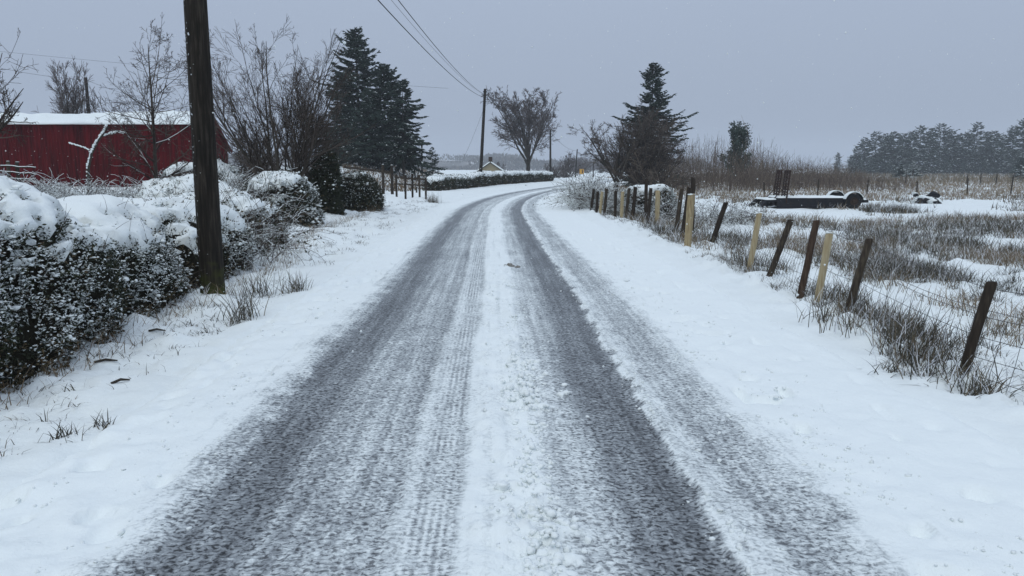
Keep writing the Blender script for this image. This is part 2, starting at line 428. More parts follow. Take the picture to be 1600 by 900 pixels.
    b3 = n.new('ShaderNodeBump'); b3.inputs['Strength'].default_value = 0.4; b3.inputs['Distance'].default_value = 0.02
    l.new(h3, b3.inputs['Height']); l.new(bp.outputs[0], b3.inputs['Normal']); l.new(b3.outputs[0], b.inputs['Normal'])
    return m
M_ROAD = road_mat()

# ------------------------------------------------------------------ the road's line and the ground's shape
def cx(y):
    y = np.asarray(y, float)
    q = np.clip(y - 25, 0, 33)
    return -0.10 - 0.0238 * y + q * q / 274 + np.clip(y - 58, 0, 55) * 33 / 137
def ground(x, y):
    x = np.asarray(x, float); y = np.asarray(y, float)
    d = x - cx(y)
    z = np.zeros_like(d)
    # right: the bank falls to the boggy field
    right = sst(3.4, 6.5, d)
    z = z - 0.34 * right * (1 - 0.5 * sst(60, 140, y))
    # left: shallow dip in the verge, then the land rises gently
    z = z - 0.07 * np.exp(-((d + 2.9) / 0.6) ** 2) * sst(60, 30, y)
    z = z + 0.5 * sst(-6, -14, x) + 1.3 * sst(34, 75, y) * sst(-7, -16, x) * sst(170, 100, y)
    z = z + 0.25 * sst(-4.3, -6.0, d) * sst(40, 20, y)
    rough = np.clip(sst(-2.5, -3.1, d) + sst(3.3, 3.9, d), 0, 1)
    near = sst(60, 25, y)
    z = z + rough * (0.11 * (fbm2(x * 1.3 + 40, y * 1.3 + 9, 4) - 0.5) + near * 0.26 * (fbm2(x * 2.8 + 3, y * 2.8 + 20, 4) - 0.5) + near * 0.11 * (fbm2(x * 8 + 3, y * 8, 3) - 0.5))
    # ploughed-up lumpy strip along the fence side
    z = z + 0.30 * np.exp(-((d - 3.75) / 0.35) ** 2) * (fbm2(x * 4.5, y * 4.5, 3) - 0.38) * near
    shoulder = (1 - rough)
    z = z + shoulder * (0.03 * (fbm2(x * 1.1 + 7, y * 0.8, 3) - 0.5) + near * 0.060 * (fbm2(x * 6, y * 6, 4) - 0.5) * (0.35 + 0.65 * sst(2.9, 1.9, d) + 0.6 * sst(-1.9, -2.4, d)))
    # small pocks where clods fell
    p = vn2(x * 6.1 + 60, y * 5.1 + 8); z = z - near * shoulder * 0.06 * sst(0.70, 0.92, p) * sst(0.38, 0.58, fbm2(x * 0.9, y * 0.9 + 4, 2)) * (0.3 + 0.7 * sst(3.0, 2.2, d))
    z = z + 0.012
    # beyond the farm the land lies a little uneven
    z = z + sst(90, 300, y) * 1.2 * (fbm2(x * 0.012 + 3, y * 0.012, 3) - 0.55)
    z = z + 0.02 * sst(200, 600, np.hypot(x, y)) * 0
    return z

# ground sheet, lowered under the road sheet
ROAD_L, ROAD_R = -2.55, 3.25
def axis(lo, hi, step, grow, a, b):
    pos = [a]
    while pos[-1] < b: pos.append(pos[-1] + step)
    while pos[-1] < hi: pos.append(pos[-1] + step + grow * (pos[-1] - b))
    neg = [a]
    while neg[-1] > lo: neg.append(neg[-1] - step - grow * (a - neg[-1]))
    return np.array(neg[::-1] + pos[1:])
gx = axis(-700, 700, 0.07, 0.075, -5.0, 6.0)
gy = axis(-40, 1000, 0.06, 0.023, 2.0, 6.0)
GX, GY = np.meshgrid(gx, gy)
GZ = ground(GX, GY)
D = GX - cx(GY)
inside = sst(ROAD_L + 0.06, ROAD_L + 0.5, D) * sst(ROAD_R - 0.06, ROAD_R - 0.5, D) * (GY < 125)
GZ = GZ - 0.16 * inside
nr, nc = GX.shape
idx = np.arange(nr * nc).reshape(nr, nc)
Q = np.stack([idx[:-1, :-1], idx[:-1, 1:], idx[1:, 1:], idx[1:, :-1]], -1).reshape(-1, 4)
g = mk('ground', np.stack([GX, GY, GZ], -1), Q, None, M_SNOW, None, True)
tag(g, 'snow-covered verges and rough fields on both sides of the lane', 'ground', kind='structure')

# road sheet with tyre tracks pressed into the snow
PROF = np.array([(-2.3, 1.06), (-1.66, 1.0), (-1.50, 0.88), (-1.36, 0.68), (-1.25, 0.44), (-1.02, 0.40), (-0.88, 0.60), (-0.6, 0.69), (-0.46, 0.66), (-0.38, 0.60), (-0.33, 0.82),
                 (-0.2, 0.76), (-0.08, 0.76), (-0.03, 0.96), (0.30, 0.97), (0.40, 0.80), (0.62, 0.68), (0.76, 0.44), (1.02, 0.38), (1.09, 0.48), (1.13, 0.90), (1.24, 0.82), (1.34, 0.70),
                 (1.58, 0.70), (1.70, 0.86), (1.84, 1.0), (2.3, 1.06)])
ry = [1.2]
while ry[-1] < 126: ry.append(ry[-1] + max(0.022, 0.0085 * ry[-1]))
ry = np.array(ry); rd = np.linspace(ROAD_L, ROAD_R, 250)
RD, RY = np.meshgrid(rd, ry)
RX = RD + cx(RY)
wob = 0.10 * (fbm2(RY * 0.35 + 3, RY * 0 + 1.5, 3) - 0.5) + 0.05 * (fbm2(RX * 6, RY * 3, 3) - 0.5)
wob = wob + 0.26 * (fbm2(RX * 9 + 4, RY * 7, 4) - 0.5) * (sst(1.05, 1.3, np.abs(RD + 0.1)))
prof = np.interp(RD + wob, PROF[:, 0], PROF[:, 1])
far = sst(9, 40, RY)
prof = prof + far * np.where(prof < 0.7, 0.06, 0.0) + 0.12 * sst(0.5, -0.6, RY * 0 + 1) * 0
cover = prof + 0.16 * (fbm2(RX * 3.2 + 5, RY * 1.6, 4) - 0.5) + 0.12 * (fbm2(RX * 11, RY * 11, 3) - 0.5) * (1 - far)
thick = sst(0.3, 0.95, cover)
nearr = sst(30, 8, RY)
lump = fbm2(RX * 14, RY * 14, 3)
RZ = 0.022 * thick + 0.010 * nearr * (lump - 0.5) * (0.4 + thick)
# thrown clods on the right half of the centre strip
cl = np.exp(-((RD - 0.30) / 0.16) ** 2) * sst(9, 4, RY)
clod = sst(0.50, 0.78, vn2(RX * 17 + 3, RY * 17)) * sst(0.35, 0.7, fbm2(RX * 3 + 8, RY * 3, 2))
RZ = RZ + cl * clod * 0.055; cover = cover + cl * clod * 0.7
strip = sst(-0.06, 0.02, RD) * sst(0.40, 0.28, RD)
RZ = RZ + strip * (0.015 + 0.11 * nearr * (fbm2(RX * 8 + 2, RY * 8, 4) - 0.5))
RZ = RZ + 0.012 * np.exp(-((RD - 1.17) / 0.05) ** 2)
edge = np.minimum(RD - ROAD_L, ROAD_R - RD)
RG = ground(RX, RY)
wG = np.maximum(sst(0.5, 0.15, edge), sst(0.86, 1.03, prof) * (np.abs(RD) > 1.2))
RZ = RG * wG + RZ * (1 - wG) + 0.02 * (1 - sst(0.0, 0.12, edge)) * 0
RZ = RZ - 0.07 * sst(0.28, 0.0, edge) + 0.006 + 0.07 * (fbm2(RX * 4 + 9, RY * 4, 3) - 0.5) * sst(0.7, 0.25, edge)
tread = np.exp(-((RD + 0.19) / 0.10) ** 4) * sst(40, 6, RY) + 0.35 * np.exp(-((RD + 0.55) / 0.08) ** 4) * sst(20, 4, RY) + 0.3 * np.exp(-((RD - 0.9) / 0.1) ** 4) * sst(20, 4, RY)
nr, nc = RX.shape
idx = np.arange(nr * nc).reshape(nr, nc)
Q = np.stack([idx[:-1, :-1], idx[:-1, 1:], idx[1:, 1:], idx[1:, :-1]], -1).reshape(-1, 4)
o = mk('road', np.stack([RX, RY, RZ], -1), Q, None, M_ROAD, None, True, {'cover': cover.ravel(), 'tread': tread.ravel()}, np.stack([RD, RY], -1).reshape(-1, 2))
tag(o, 'narrow country lane with dark slushy tyre tracks in the snow', 'road', kind='structure')
def gz(x, y): return float(ground(np.array([x]), np.array([y]))[0])

# ------------------------------------------------------------------ generators
def grow(P, Rr, n_per, t_rng, ang, ratio, up=0.0, wob=0.08, rr=0.5, npts=5, jit=0.35, flat=0.0, taper=0.25, lenj=0.8):
    B, n = P.shape[:2]
    par = np.repeat(np.arange(B), n_per)
    C = len(par)
    t = t_rng[0] + (t_rng[1] - t_rng[0]) * rng.random(C)
    fi = t * (n - 1); i0 = np.minimum(fi.astype(int), n - 2); f = (fi - i0)[:, None]
    org = P[par, i0] * (1 - f) + P[par, i0 + 1] * f
    pr = Rr[par, i0] * (1 - f[:, 0]) + Rr[par, i0 + 1] * f[:, 0]
    T = P[par, i0 + 1] - P[par, i0]; T /= np.linalg.norm(T, axis=1, keepdims=True) + 1e-9
    L = np.linalg.norm(np.diff(P, axis=1), axis=2).sum(1)[par]
    rv = rng.normal(size=(C, 3)); rv[:, 2] *= (1 - flat)
    perp = rv - (rv * T).sum(1, keepdims=True) * T; perp /= np.linalg.norm(perp, axis=1, keepdims=True) + 1e-9
    a = np.radians(ang) * (1 + jit * rng.normal(size=C))
    dv = T * np.cos(a)[:, None] + perp * np.sin(a)[:, None]
    ln = L * ratio * (1 - 0.55 * t) * (1 - lenj / 2 + lenj * rng.random(C))
    return poly(org, dv, ln, up, wob, np.minimum(pr * rr, pr) * (0.7 + 0.5 * rng.random(C)), npts, taper)
def poly(org, dv, ln, up, wob, r0, npts=5, taper=0.25):
    C = len(org)
    P = [org]; cur = dv.copy()
    st = (ln / (npts - 1))[:, None]
    for i in range(npts - 1):
        P.append(P[-1] + cur * st)
        cur = cur + wob * rng.normal(size=(C, 3)); cur[:, 2] += up
        cur /= np.linalg.norm(cur, axis=1, keepdims=True) + 1e-9
    tt = np.linspace(1, taper, npts)
    return np.stack(P, 1), r0[:, None] * tt[None]

def put(levels, sides):
    gset = Geo()
    for (P, Rr), k in zip(levels, sides):
        gset.tubes(P, Rr, k, tone=rng.random(len(P)))
    return gset
def snow_on(levels, frac=0.5, thick=0.8, minr=0.004):
    gset = Geo()
    for P, Rr in levels:
        T = P[:, -1] - P[:, 0]; T /= np.linalg.norm(T, axis=1, keepdims=True) + 1e-9
        ok = (np.abs(T[:, 2]) < 0.85) & (rng.random(len(P)) < frac)
        if not ok.any(): continue
        p = P[ok].copy(); r = np.maximum(Rr[ok], minr)
        p[:, :, 2] += r * 0.9
        gset.tubes(p, np.minimum(r * thick, 0.009), 3)
    return gset

def bare_tree(name, label, loc, h, kind='round', trunk_r=0.15, seed=1, dens=1.0, group=None, snow=0.0, twig_r=0.004, mat_t=None, cat='tree', spread=1.0):
    global rng
    keep = rng; rng = np.random.default_rng(seed)
    root = tag(empty(name, loc), label, cat, group)
    org = np.zeros((1, 3)); org[:, 2] = -0.05
    dn = lambda k: max(1, int(round(k * dens)))
    if kind == 'multi':          # many stems fanning from the stool
        ns = dn(16)
        az = rng.random(ns) * 2 * np.pi; tilt = np.radians(6 + 30 * rng.random(ns) ** 0.8) * spread
        dv = np.stack([np.cos(az) * np.sin(tilt), np.sin(az) * np.sin(tilt), np.cos(tilt)], 1)
        o0 = np.stack([np.cos(az), np.sin(az), 0 * az], 1) * (0.25 * rng.random(ns))[:, None]; o0[:, 2] = -0.05
        L0 = poly(o0, dv, h * (0.65 + 0.4 * rng.random(ns)), 0.03, 0.05, trunk_r * (0.4 + 0.6 * rng.random(ns)), 7, 0.15)
        L1 = grow(*L0, dn(9), (0.2, 0.95), 28, 0.42, 0.04, 0.06, 0.55)
        L2 = grow(*L1, dn(5), (0.2, 0.95), 32, 0.5, 0.03, 0.08, 0.6, 4)
        L3 = grow(*L2, dn(3), (0.2, 0.95), 35, 0.55, 0.02, 0.1, 0.7, 3)
        trunk, lev, sides = [L0], [L1, L2, L3], [4, 3, 3]
    elif kind == 'leader':       # young alder: straight leader, open side branches
        L0 = poly(org, np.array([[0.02, 0, 1.0]]), np.array([h]), 0, 0.03, np.array([trunk_r]), 10, 0.12)
        L1 = grow(*L0, dn(30), (0.16, 0.97), 60, 0.52, 0.06, 0.08, 0.5, 6)
        L2 = grow(*L1, dn(6), (0.2, 0.95), 42, 0.42, 0.05, 0.12, 0.6, 5)
        L3 = grow(*L2, dn(4), (0.2, 0.98), 45, 0.5, 0.03, 0.16, 0.7, 3)
        trunk, lev, sides = [L0], [L1, L2, L3], [4, 3, 3]
    elif kind == 'column':
        ns = dn(9)
        az = rng.random(ns) * 2 * np.pi; tilt = np.radians(3 + 10 * rng.random(ns))
        dv = np.stack([np.cos(az) * np.sin(tilt), np.sin(az) * np.sin(tilt), np.cos(tilt)], 1)
        o0 = np.zeros((ns, 3)) + rng.normal(size=(ns, 3)) * 0.15; o0[:, 2] = -0.05
        L0 = poly(o0, dv, h * (0.6 + 0.4 * rng.random(ns)), 0.02, 0.03, trunk_r * (0.5 + 0.5 * rng.random(ns)), 7, 0.15)
        L1 = grow(*L0, dn(16), (0.15, 0.97), 30, 0.28, 0.10, 0.06, 0.5)
        L2 = grow(*L1, dn(6), (0.2, 0.95), 30, 0.5, 0.05, 0.1, 0.6, 4)
        trunk, lev, sides = [L0], [L1, L2], [3, 3]
    elif kind == 'thicket':      # low dense rounded brush
        ns = dn(26)
        az = rng.random(ns) * 2 * np.pi; tilt = np.radians(70 * rng.random(ns) ** 0.8) * spread
        dv = np.stack([np.cos(az) * np.sin(tilt), np.sin(az) * np.sin(tilt), np.cos(tilt)], 1)
        o0 = rng.normal(size=(ns, 3)) * 0.25 * h / 3; o0[:, 2] = -0.05
        L0 = poly(o0, dv, h * (0.6 + 0.35 * rng.random(ns)), 0.02, 0.08, trunk_r * (0.4 + 0.6 * rng.random(ns)), 6, 0.2)
        L1 = grow(*L0, dn(10), (0.15, 0.97), 38, 0.45, 0.04, 0.1, 0.6, 5)
        L2 = grow(*L1, dn(7), (0.1, 0.98), 42, 0.5, 0.02, 0.14, 0.7, 4)
        trunk, lev, sides = [L0], [L1, L2], [3, 3]
    else:                        # broad crown on several limbs
        L0 = poly(org, np.array([[0.0, 0, 1.0]]), np.array([h * 0.33]), 0, 0.04, np.array([trunk_r]), 5, 0.75)
        La = grow(*L0, dn(11), (0.25, 1.0), 26 * spread, 2.6, 0.03, 0.06, 0.62, 8, jit=0.22, taper=0.12, lenj=0.3)
        L1 = grow(*La, dn(10), (0.2, 0.97), 42, 0.46, 0.05, 0.09, 0.5, 6)
        L2 = grow(*L1, dn(6), (0.2, 0.97), 40, 0.48, 0.03, 0.12, 0.6, 5)
        L3 = grow(*L2, dn(4), (0.15, 0.98), 42, 0.55, 0.0, 0.15, 0.7, 4)
        trunk, lev, sides = [L0, La], [L1, L2, L3], [4, 3, 3]
    lev = [(p, np.maximum(r, twig_r)) for p, r in lev]
    if twig_r >= 0.008: lev[-1] = (lev[-1][0][:, [0, -1]], lev[-1][1][:, [0, -1]])      # far off: the last twigs are straight
    if twig_r >= 0.008: lev[-2] = (lev[-2][0][:, ::2], lev[-2][1][:, ::2])
    gt = Geo()
    for p, r in trunk: gt.tubes(p, r, 7 if twig_r < 0.008 else 5, tone=0.3 + 0.3 * rng.random(len(p)))
    gt.build('trunk', M_BARK, root, True)
    put(lev, sides).build('crown', mat_t or M_TWIG, root)
    if snow: snow_on(lev[:2] + [trunk[-1]], snow).build('snow', M_SNOWCLUMP, root)
    rng = keep
    return root

def conifer_parts(root, h, rad, seed, base=0.05, nb=230, spr=46, snow=0.0, droop=0.35, ragged=0.3, slen=1.0, shape=1.0):
    global rng
    keep = rng; rng = np.random.default_rng(seed)
    gt = Geo()
    tp = np.zeros((1, 8, 3)); tp[0, :, 2] = np.linspace(-0.1, h, 8); tp[0, 1:-1, :2] += rng.normal(size=(6, 2)) * 0.03
    gt.tubes(tp, (np.linspace(1, 0.05, 8) * h * 0.017)[None], 8)
    s = base + (0.985 - base) * (np.arange(nb) + rng.random(nb)) / nb
    s = 1 - (1 - s) ** 1.0
    prof = (1 - s) ** (0.85 * shape) + 0.02
    prof *= sst(base - 0.08, base + 0.14, s) * 0.45 + 0.55
    lobes = 1 + ragged * 1.3 * (vn2(s * 9 + seed, s * 0 + seed) - 0.5)
    ln = rad * prof * lobes * (0.72 + 0.5 * rng.random(nb)) * (1 + ragged * rng.normal(size=nb) * 0.35)
    ln = np.maximum(ln, 0.08)
    az = rng.random(nb) * 2 * np.pi
    el = np.radians(22 - 30 * (1 - s)) + 0.1 * rng.normal(size=nb)
    dv = np.stack([np.cos(az) * np.cos(el), np.sin(az) * np.cos(el), np.sin(el)], 1)
    org = np.stack([0 * s, 0 * s, s * h], 1)
    n = 6
    t = np.linspace(0, 1, n)
    P = org[:, None] + dv[:, None] * (ln[:, None] * t)[..., None]
    P[:, :, 2] -= (droop * ln * (1.2 - 0.6 * s))[:, None] * (t ** 1.5)[None] - (0.22 * ln)[:, None] * (t ** 4)[None]
    gt.tubes(P, np.maximum(0.012 * ln, 0.008)[:, None] * np.linspace(1, 0.3, n)[None], 3, tone=0.2)
    gt.build('trunk', M_BARK, root, True)
    gn = Geo(); gs = Geo()
    bi = np.repeat(np.arange(nb), np.maximum(6, (spr * (0.25 + 0.75 * ln / ln.max())).astype(int)))
    C = len(bi)
    tt = 0.12 + 0.88 * rng.random(C) ** 0.75
    fi = tt * (n - 1); i0 = np.minimum(fi.astype(int), n - 2); f = (fi - i0)[:, None]
    b = P[bi, i0] * (1 - f) + P[bi, i0 + 1] * f
    T = P[bi, i0 + 1] - P[bi, i0]; T /= np.linalg.norm(T, axis=1, keepdims=True) + 1e-9
    sd = np.cross(T, [0, 0, 1.0]); sd /= np.linalg.norm(sd, axis=1, keepdims=True) + 1e-9
    sg = np.where(rng.random(C) < 0.5, -1, 1)[:, None]
    aa = np.radians(20 + 45 * rng.random(C))[:, None]
    dirs = T * np.cos(aa) + sd * sg * np.sin(aa)
    dirs[:, 2] -= 0.15 + 0.45 * rng.random(C); dirs /= np.linalg.norm(dirs, axis=1, keepdims=True)
    L = slen * (0.22 + 0.38 * rng.random(C)) * (0.5 + 0.5 * np.minimum(1, ln[bi] / (0.6 * rad))) * (1.15 - 0.5 * tt)
    gn.leaves(b, dirs, L, L * (0.28 + 0.15 * rng.random(C)), np.clip(0.25 + 0.5 * rng.random(C) + 0.2 * (tt - 0.5), 0, 1), 0.2)
    gn.build('crown', M_NEEDLE, root)
    if snow:
        k = (rng.random(C) < snow) & (vn3(b * 0.9 + seed) > 0.42)
        bb = b[k].copy(); bb[:, 2] += 0.03
        dd = dirs[k].copy(); dd[:, 2] *= 0.4; dd /= np.linalg.norm(dd, axis=1, keepdims=True)
        gs.leaves(bb, dd, L[k] * 0.8, L[k] * 0.3, np.full(k.sum(), 0.5), 0.2)
        gs.build('snow', M_SNOWCLUMP, root)
    rng = keep
def conifer(name, label, loc, h, rad, seed, group=None, **kw):
    root = tag(empty(name, loc), label, 'tree', group)
    conifer_parts(root, h, rad, seed, **kw)
    return root

def lump_base(kind, size, sub, path=None, seed=0):
    """closed rounded surface: an ellipsoid-box, or a long hedge along a path"""
    if path is None:
        V, F = ICO[sub]
        S = np.sign(V) * np.abs(V) ** 0.75
        return S * np.array(size), F
    path = np.array(path, float); w, hh = size
    seg = np.concatenate([[0], np.cumsum(np.linalg.norm(np.diff(path, axis=0), axis=1))])
    L = seg[-1]; n = max(8, int(L / sub)); k = max(16, int((2 * hh + w) / sub))
    s = np.linspace(0, L, n)
    C = np.stack([np.interp(s, seg, path[:, i]) for i in range(3)], 1)
    T = np.gradient(C, axis=0); T[:, 2] = 0; T /= np.linalg.norm(T, axis=1, keepdims=True)
    N = np.stack([-T[:, 1], T[:, 0], 0 * s], 1)
    a = np.linspace(0, 2 * np.pi, k, endpoint=False)
    ca, sa = np.cos(a), np.sin(a)
    ux = np.sign(ca) * np.abs(ca) ** 0.5 * w / 2; uz = np.sign(sa) * np.abs(sa) ** 0.6 * hh / 2 + hh / 2
    end = np.minimum(1, np.sqrt(np.clip(1 - (1 - np.minimum(s, L - s) / (w * 0.5)).clip(0) ** 2, 0, 1)) + 0.02)
    V = C[:, None] + N[:, None] * (ux[None, :, None] * end[:, None, None]) + np.array([0, 0, 1.0]) * ((uz[None] - hh / 2) * end[:, None] + hh / 2)[..., None]
    idx = np.arange(n * k).reshape(n, k)
    i0, i1 = idx[:-1], idx[1:]
    q = np.stack([i0, np.roll(i0, -1, 1), np.roll(i1, -1, 1), i1], -1).reshape(-1, 4)
    F = np.concatenate([q[:, [0, 1, 2]], q[:, [0, 2, 3]]])
    return V.reshape(-1, 3), F
def vnormals(V, F):
    fn = np.cross(V[F[:, 1]] - V[F[:, 0]], V[F[:, 2]] - V[F[:, 0]])
    N = np.zeros_like(V)
    for i in range(3): np.add.at(N, F[:, i], fn)
    if (fn * (V[F].mean(1) - V.mean(0))).sum() < 0: N = -N; fn = -fn
    N /= np.linalg.norm(N, axis=1, keepdims=True) + 1e-9
    return N, fn
def bush(name, label, loc, size, seed, sub=5, path=None, sprigs=2500, leaf=0.045, amp=0.22, snow_lo=0.35, clumps=1500, clump_r=0.028, dead=0.1, cap=0.05, group=None, cat='hedge', freq=1.6, twigs=0, yawz=0, fine=0.35, frost=0.34):
    """leafy bush: dark core, leaf sprigs, a sheet of snow on top and clumps lodged in the leaves"""
    global rng
    keep = rng; rng = np.random.default_rng(seed)
    root = tag(empty(name, loc, yawz), label, cat, group)
    V, F = lump_base('e', size, sub, path, seed)
    if path is not None: V = V - np.array(loc)
    N, _ = vnormals(V, F)
    so = np.array([seed * 3.1, seed * 1.7, 0])
    dis = amp * (fbm3(V * freq + so + 20, 4) - 0.5) * 2
    V = V + N * dis[:, None]
    N, fn = vnormals(V, F)
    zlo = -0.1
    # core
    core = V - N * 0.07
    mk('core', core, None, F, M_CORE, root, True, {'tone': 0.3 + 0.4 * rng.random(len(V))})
    # snow sheet
    fn_ = fbm3(V * 6 + so + 40, 3); f2 = fbm3(V * 19 + so + 10, 3)
    m = sst(snow_lo - 0.10, snow_lo + 0.22, N[:, 2] + fine * 1.6 * (fn_ - 0.5) + fine * 1.4 * (f2 - 0.5))
    m = m * sst(-0.05, 0.3, N[:, 2]) * sst(0.30, 0.58, V[:, 2] / V[:, 2].max())
    off = -0.13 + (0.13 + cap * (0.6 + 0.8 * fn_)) * m + 0.03 * (f2 - 0.5) * m
    if cap > 0:
        SV = V + N * off[:, None]; SV[:, 2] += 0.02 * m
        kf = F[(m[F].max(1) > 0.02) & (SV[F][:, :, 2].max(1) > 0)]
        mk('snow_cap', SV, None, kf, M_SNOW, root, True)['kind'] = 'stuff'
    # sprigs
    area = np.linalg.norm(fn, axis=1); cz = V[F][:, :, 2].mean(1)
    pr = area * (cz > -0.02); pr /= pr.sum()
    def sample(n, weight=None):
        p = pr if weight is None else pr * weight / (pr * weight).sum()
        fi = rng.choice(len(F), n, p=p)
        u = rng.random((n, 2)); u = np.where(u.sum(1, keepdims=True) > 1, 1 - u, u)
        A, B_, C_ = V[F[fi, 0]], V[F[fi, 1]], V[F[fi, 2]]
        nn = fn[fi] / (area[fi][:, None] + 1e-12)
        mm = m[F[fi]].mean(1)
        return A + (B_ - A) * u[:, :1] + (C_ - A) * u[:, 1:], nn, mm
    pts, nn, mm = sample(sprigs)
    keepm = rng.random(sprigs) > 0.62 * mm
    pts, nn, mm = pts[keepm], nn[keepm], mm[keepm]
    gl = Geo()
    per = 7
    sd = nn + 0.55 * rng.normal(size=nn.shape) + np.array([0, 0, 0.5]); sd /= np.linalg.norm(sd, axis=1, keepdims=True)
    slen = leaf * (1.5 + 2.2 * rng.random(len(pts)))
    tone_s = np.clip(0.15 + 0.55 * rng.random(len(pts)) + 0.1 * (fbm3(pts * 2 + so, 2) - 0.5), 0, 0.84)
    deadm = (rng.random(len(pts)) < dead) | (rng.random(len(pts)) < min(0.7, 9 * dead) * sst(0.45, 0.0, pts[:, 2]))
    tone_s = np.where(deadm, 0.93 + 0.07 * rng.random(len(pts)), tone_s)
    st = pts - sd * (slen * 0.5)[:, None]
    ii = np.repeat(np.arange(len(pts)), per)
    tl = np.tile(np.linspace(0.15, 1.0, per), len(pts))
    lb = st[ii] + sd[ii] * (slen[ii] * tl)[:, None]
    ld = sd[ii] * 0.5 + rng.normal(size=(len(ii), 3)) * 0.75; ld /= np.linalg.norm(ld, axis=1, keepdims=True)
    ll = leaf * (0.6 + 0.6 * rng.random(len(ii)))
    gl.leaves(lb, ld, ll, ll * 0.45, tone_s[ii], 0.25)
    gl.build('foliage', M_LEAF, root)
    # clumps of snow lodged in the leaves
    if clumps:
        wz = (np.clip(fn[:, 2] / (area + 1e-12) + 0.55, 0.05, 1)) * (0.2 + 1.6 * sst(0.42, 0.6, fbm3(V[F[:, 0]] * 2.2 + so + 5, 2)))
        gs = Geo()
        nc_ = max(1, clumps // 5)
        cp, cn, cm = sample(nc_, wz)
        sz = 0.4 + 1.2 * rng.random(nc_) ** 3
        jj = np.repeat(np.arange(nc_), 3); spread_ = clump_r * 1.7 * sz[jj]
        pos = cp[jj] + cn[jj] * (0.01 + 0.04 * rng.random((len(jj), 1))) + rng.normal(size=(len(jj), 3)) * spread_[:, None] * np.array([1, 1, 0.45])
        blobs(gs, pos, clump_r * sz[jj] * (0.45 + 0.75 * rng.random(len(jj))), 0.6, 0.5, sub=1 if loc[1] < 10 else 0)
        # leaves with a lick of snow on them
        fr = rng.random(len(ii)) < frost * (0.25 + 1.5 * sst(0.40, 0.62, fbm3(lb * 1.8 + so + 3, 2))) * sst(-0.1, 0.5, lb[:, 2])
        fd = ld[fr].copy(); fd[:, 2] *= 0.5; fd /= np.linalg.norm(fd, axis=1, keepdims=True)
        gs.leaves(lb[fr] + np.array([0, 0, 0.006]), fd, ll[fr] * 1.05, ll[fr] * 0.55, np.full(fr.sum(), 0.5), 0.3)
        gs.build('snow_clump', M_SNOWCLUMP, root, True)
    if twigs:
        tp, tn, _ = sample(twigs)
        dv = tn + 0.5 * rng.normal(size=tn.shape) + np.array([0, 0, 0.25]); dv /= np.linalg.norm(dv, axis=1, keepdims=True)
        L = poly(tp - dv * 0.1, dv, 0.15 + 0.3 * rng.random(twigs), -0.08, 0.12, np.full(twigs, 0.004), 5)
        gt = put([L], [3]); gt.build('twig', M_TWIG, root)
        snow_on([L], 0.3, 0.9, 0.003).build('snow', M_SNOWCLUMP, root)
    rng = keep
    return root

def bramble(name, label, loc, spread, h, seed, stems=160, cat='bramble', group=None, snow=0.6, ell=(1, 1), r=0.005, mat=None, side=3, leafy=0):
    """arching stems with snow lying along them"""
    global rng
    keep = rng; rng = np.random.default_rng(seed)
    root = tag(empty(name, loc), label, cat, group)
    az = rng.random(stems) * 2 * np.pi; rr = np.sqrt(rng.random(stems)) * spread * 0.75
    o0 = np.stack([np.cos(az) * rr * ell[0], np.sin(az) * rr * ell[1], 0 * az - 0.03], 1)
    o0[:, 2] += ground(o0[:, 0] + loc[0], o0[:, 1] + loc[1]) - loc[2]
    az2 = rng.random(stems) * 2 * np.pi
    tilt = np.radians(12 + 40 * rng.random(stems))
    dv = np.stack([np.cos(az2) * np.sin(tilt), np.sin(az2) * np.sin(tilt), np.cos(tilt)], 1)
    ln = h * (0.8 + 0.8 * rng.random(stems))
    L0 = poly(o0, dv, ln, -0.20, 0.10, r * (0.7 + 0.6 * rng.random(stems)), 8, 0.5)
    L1 = grow(*L0, side, (0.25, 0.97), 48, 0.36, -0.03, 0.14, 0.8, 5)
    L1 = (L1[0][:, ::2], L1[1][:, ::2])
    lv = [(p, np.maximum(q, r * 0.55)) for p, q in (L0, L1)]
    put(lv, [3, 3]).build('stem', mat or M_TWIG, root)
    if snow: snow_on(lv, snow, 1.15, r * 0.6).build('snow', M_SNOWCLUMP, root)
    if leafy:
        gl = Geo(); P = L1[0].reshape(-1, 3); k = rng.choice(len(P), leafy)
        dd = rng.normal(size=(leafy, 3)); dd /= np.linalg.norm(dd, axis=1, keepdims=True)
        l_ = 0.03 + 0.04 * rng.random(leafy)
        gl.leaves(P[k], dd, l_, l_ * 0.6, np.where(rng.random(leafy) < 0.4, 0.95, 0.4), 0.2); gl.build('foliage', M_LEAF, root)
    rng = keep
    return root

def tuft_geo(gset, base, n, h, spread, tone0=0.35, tone1=0.75, snowf=0.12, width=0.006, seg=3, lean=0.45, rad=0.06):
    az = rng.random(n) * 2 * np.pi
    tl = np.abs(rng.normal(size=n)) * lean * spread
    tl = np.minimum(tl, 1.35)
    dv = np.stack([np.cos(az) * np.sin(tl), np.sin(az) * np.sin(tl), np.cos(tl)], 1)
    b = np.asarray(base) + np.stack([rng.normal(size=n) * rad, rng.normal(size=n) * rad, np.full(n, -0.03)], 1)
    ln = h * (0.45 + 0.65 * rng.random(n))
    tone = tone0 + (tone1 - tone0) * rng.random(n)
    tone = np.where(rng.random(n) < snowf, 0.88 + 0.12 * rng.random(n), tone)
    gset.blades(b, dv, ln, np.full(n, width), 0.15 + 0.5 * rng.random(n), tone, seg)

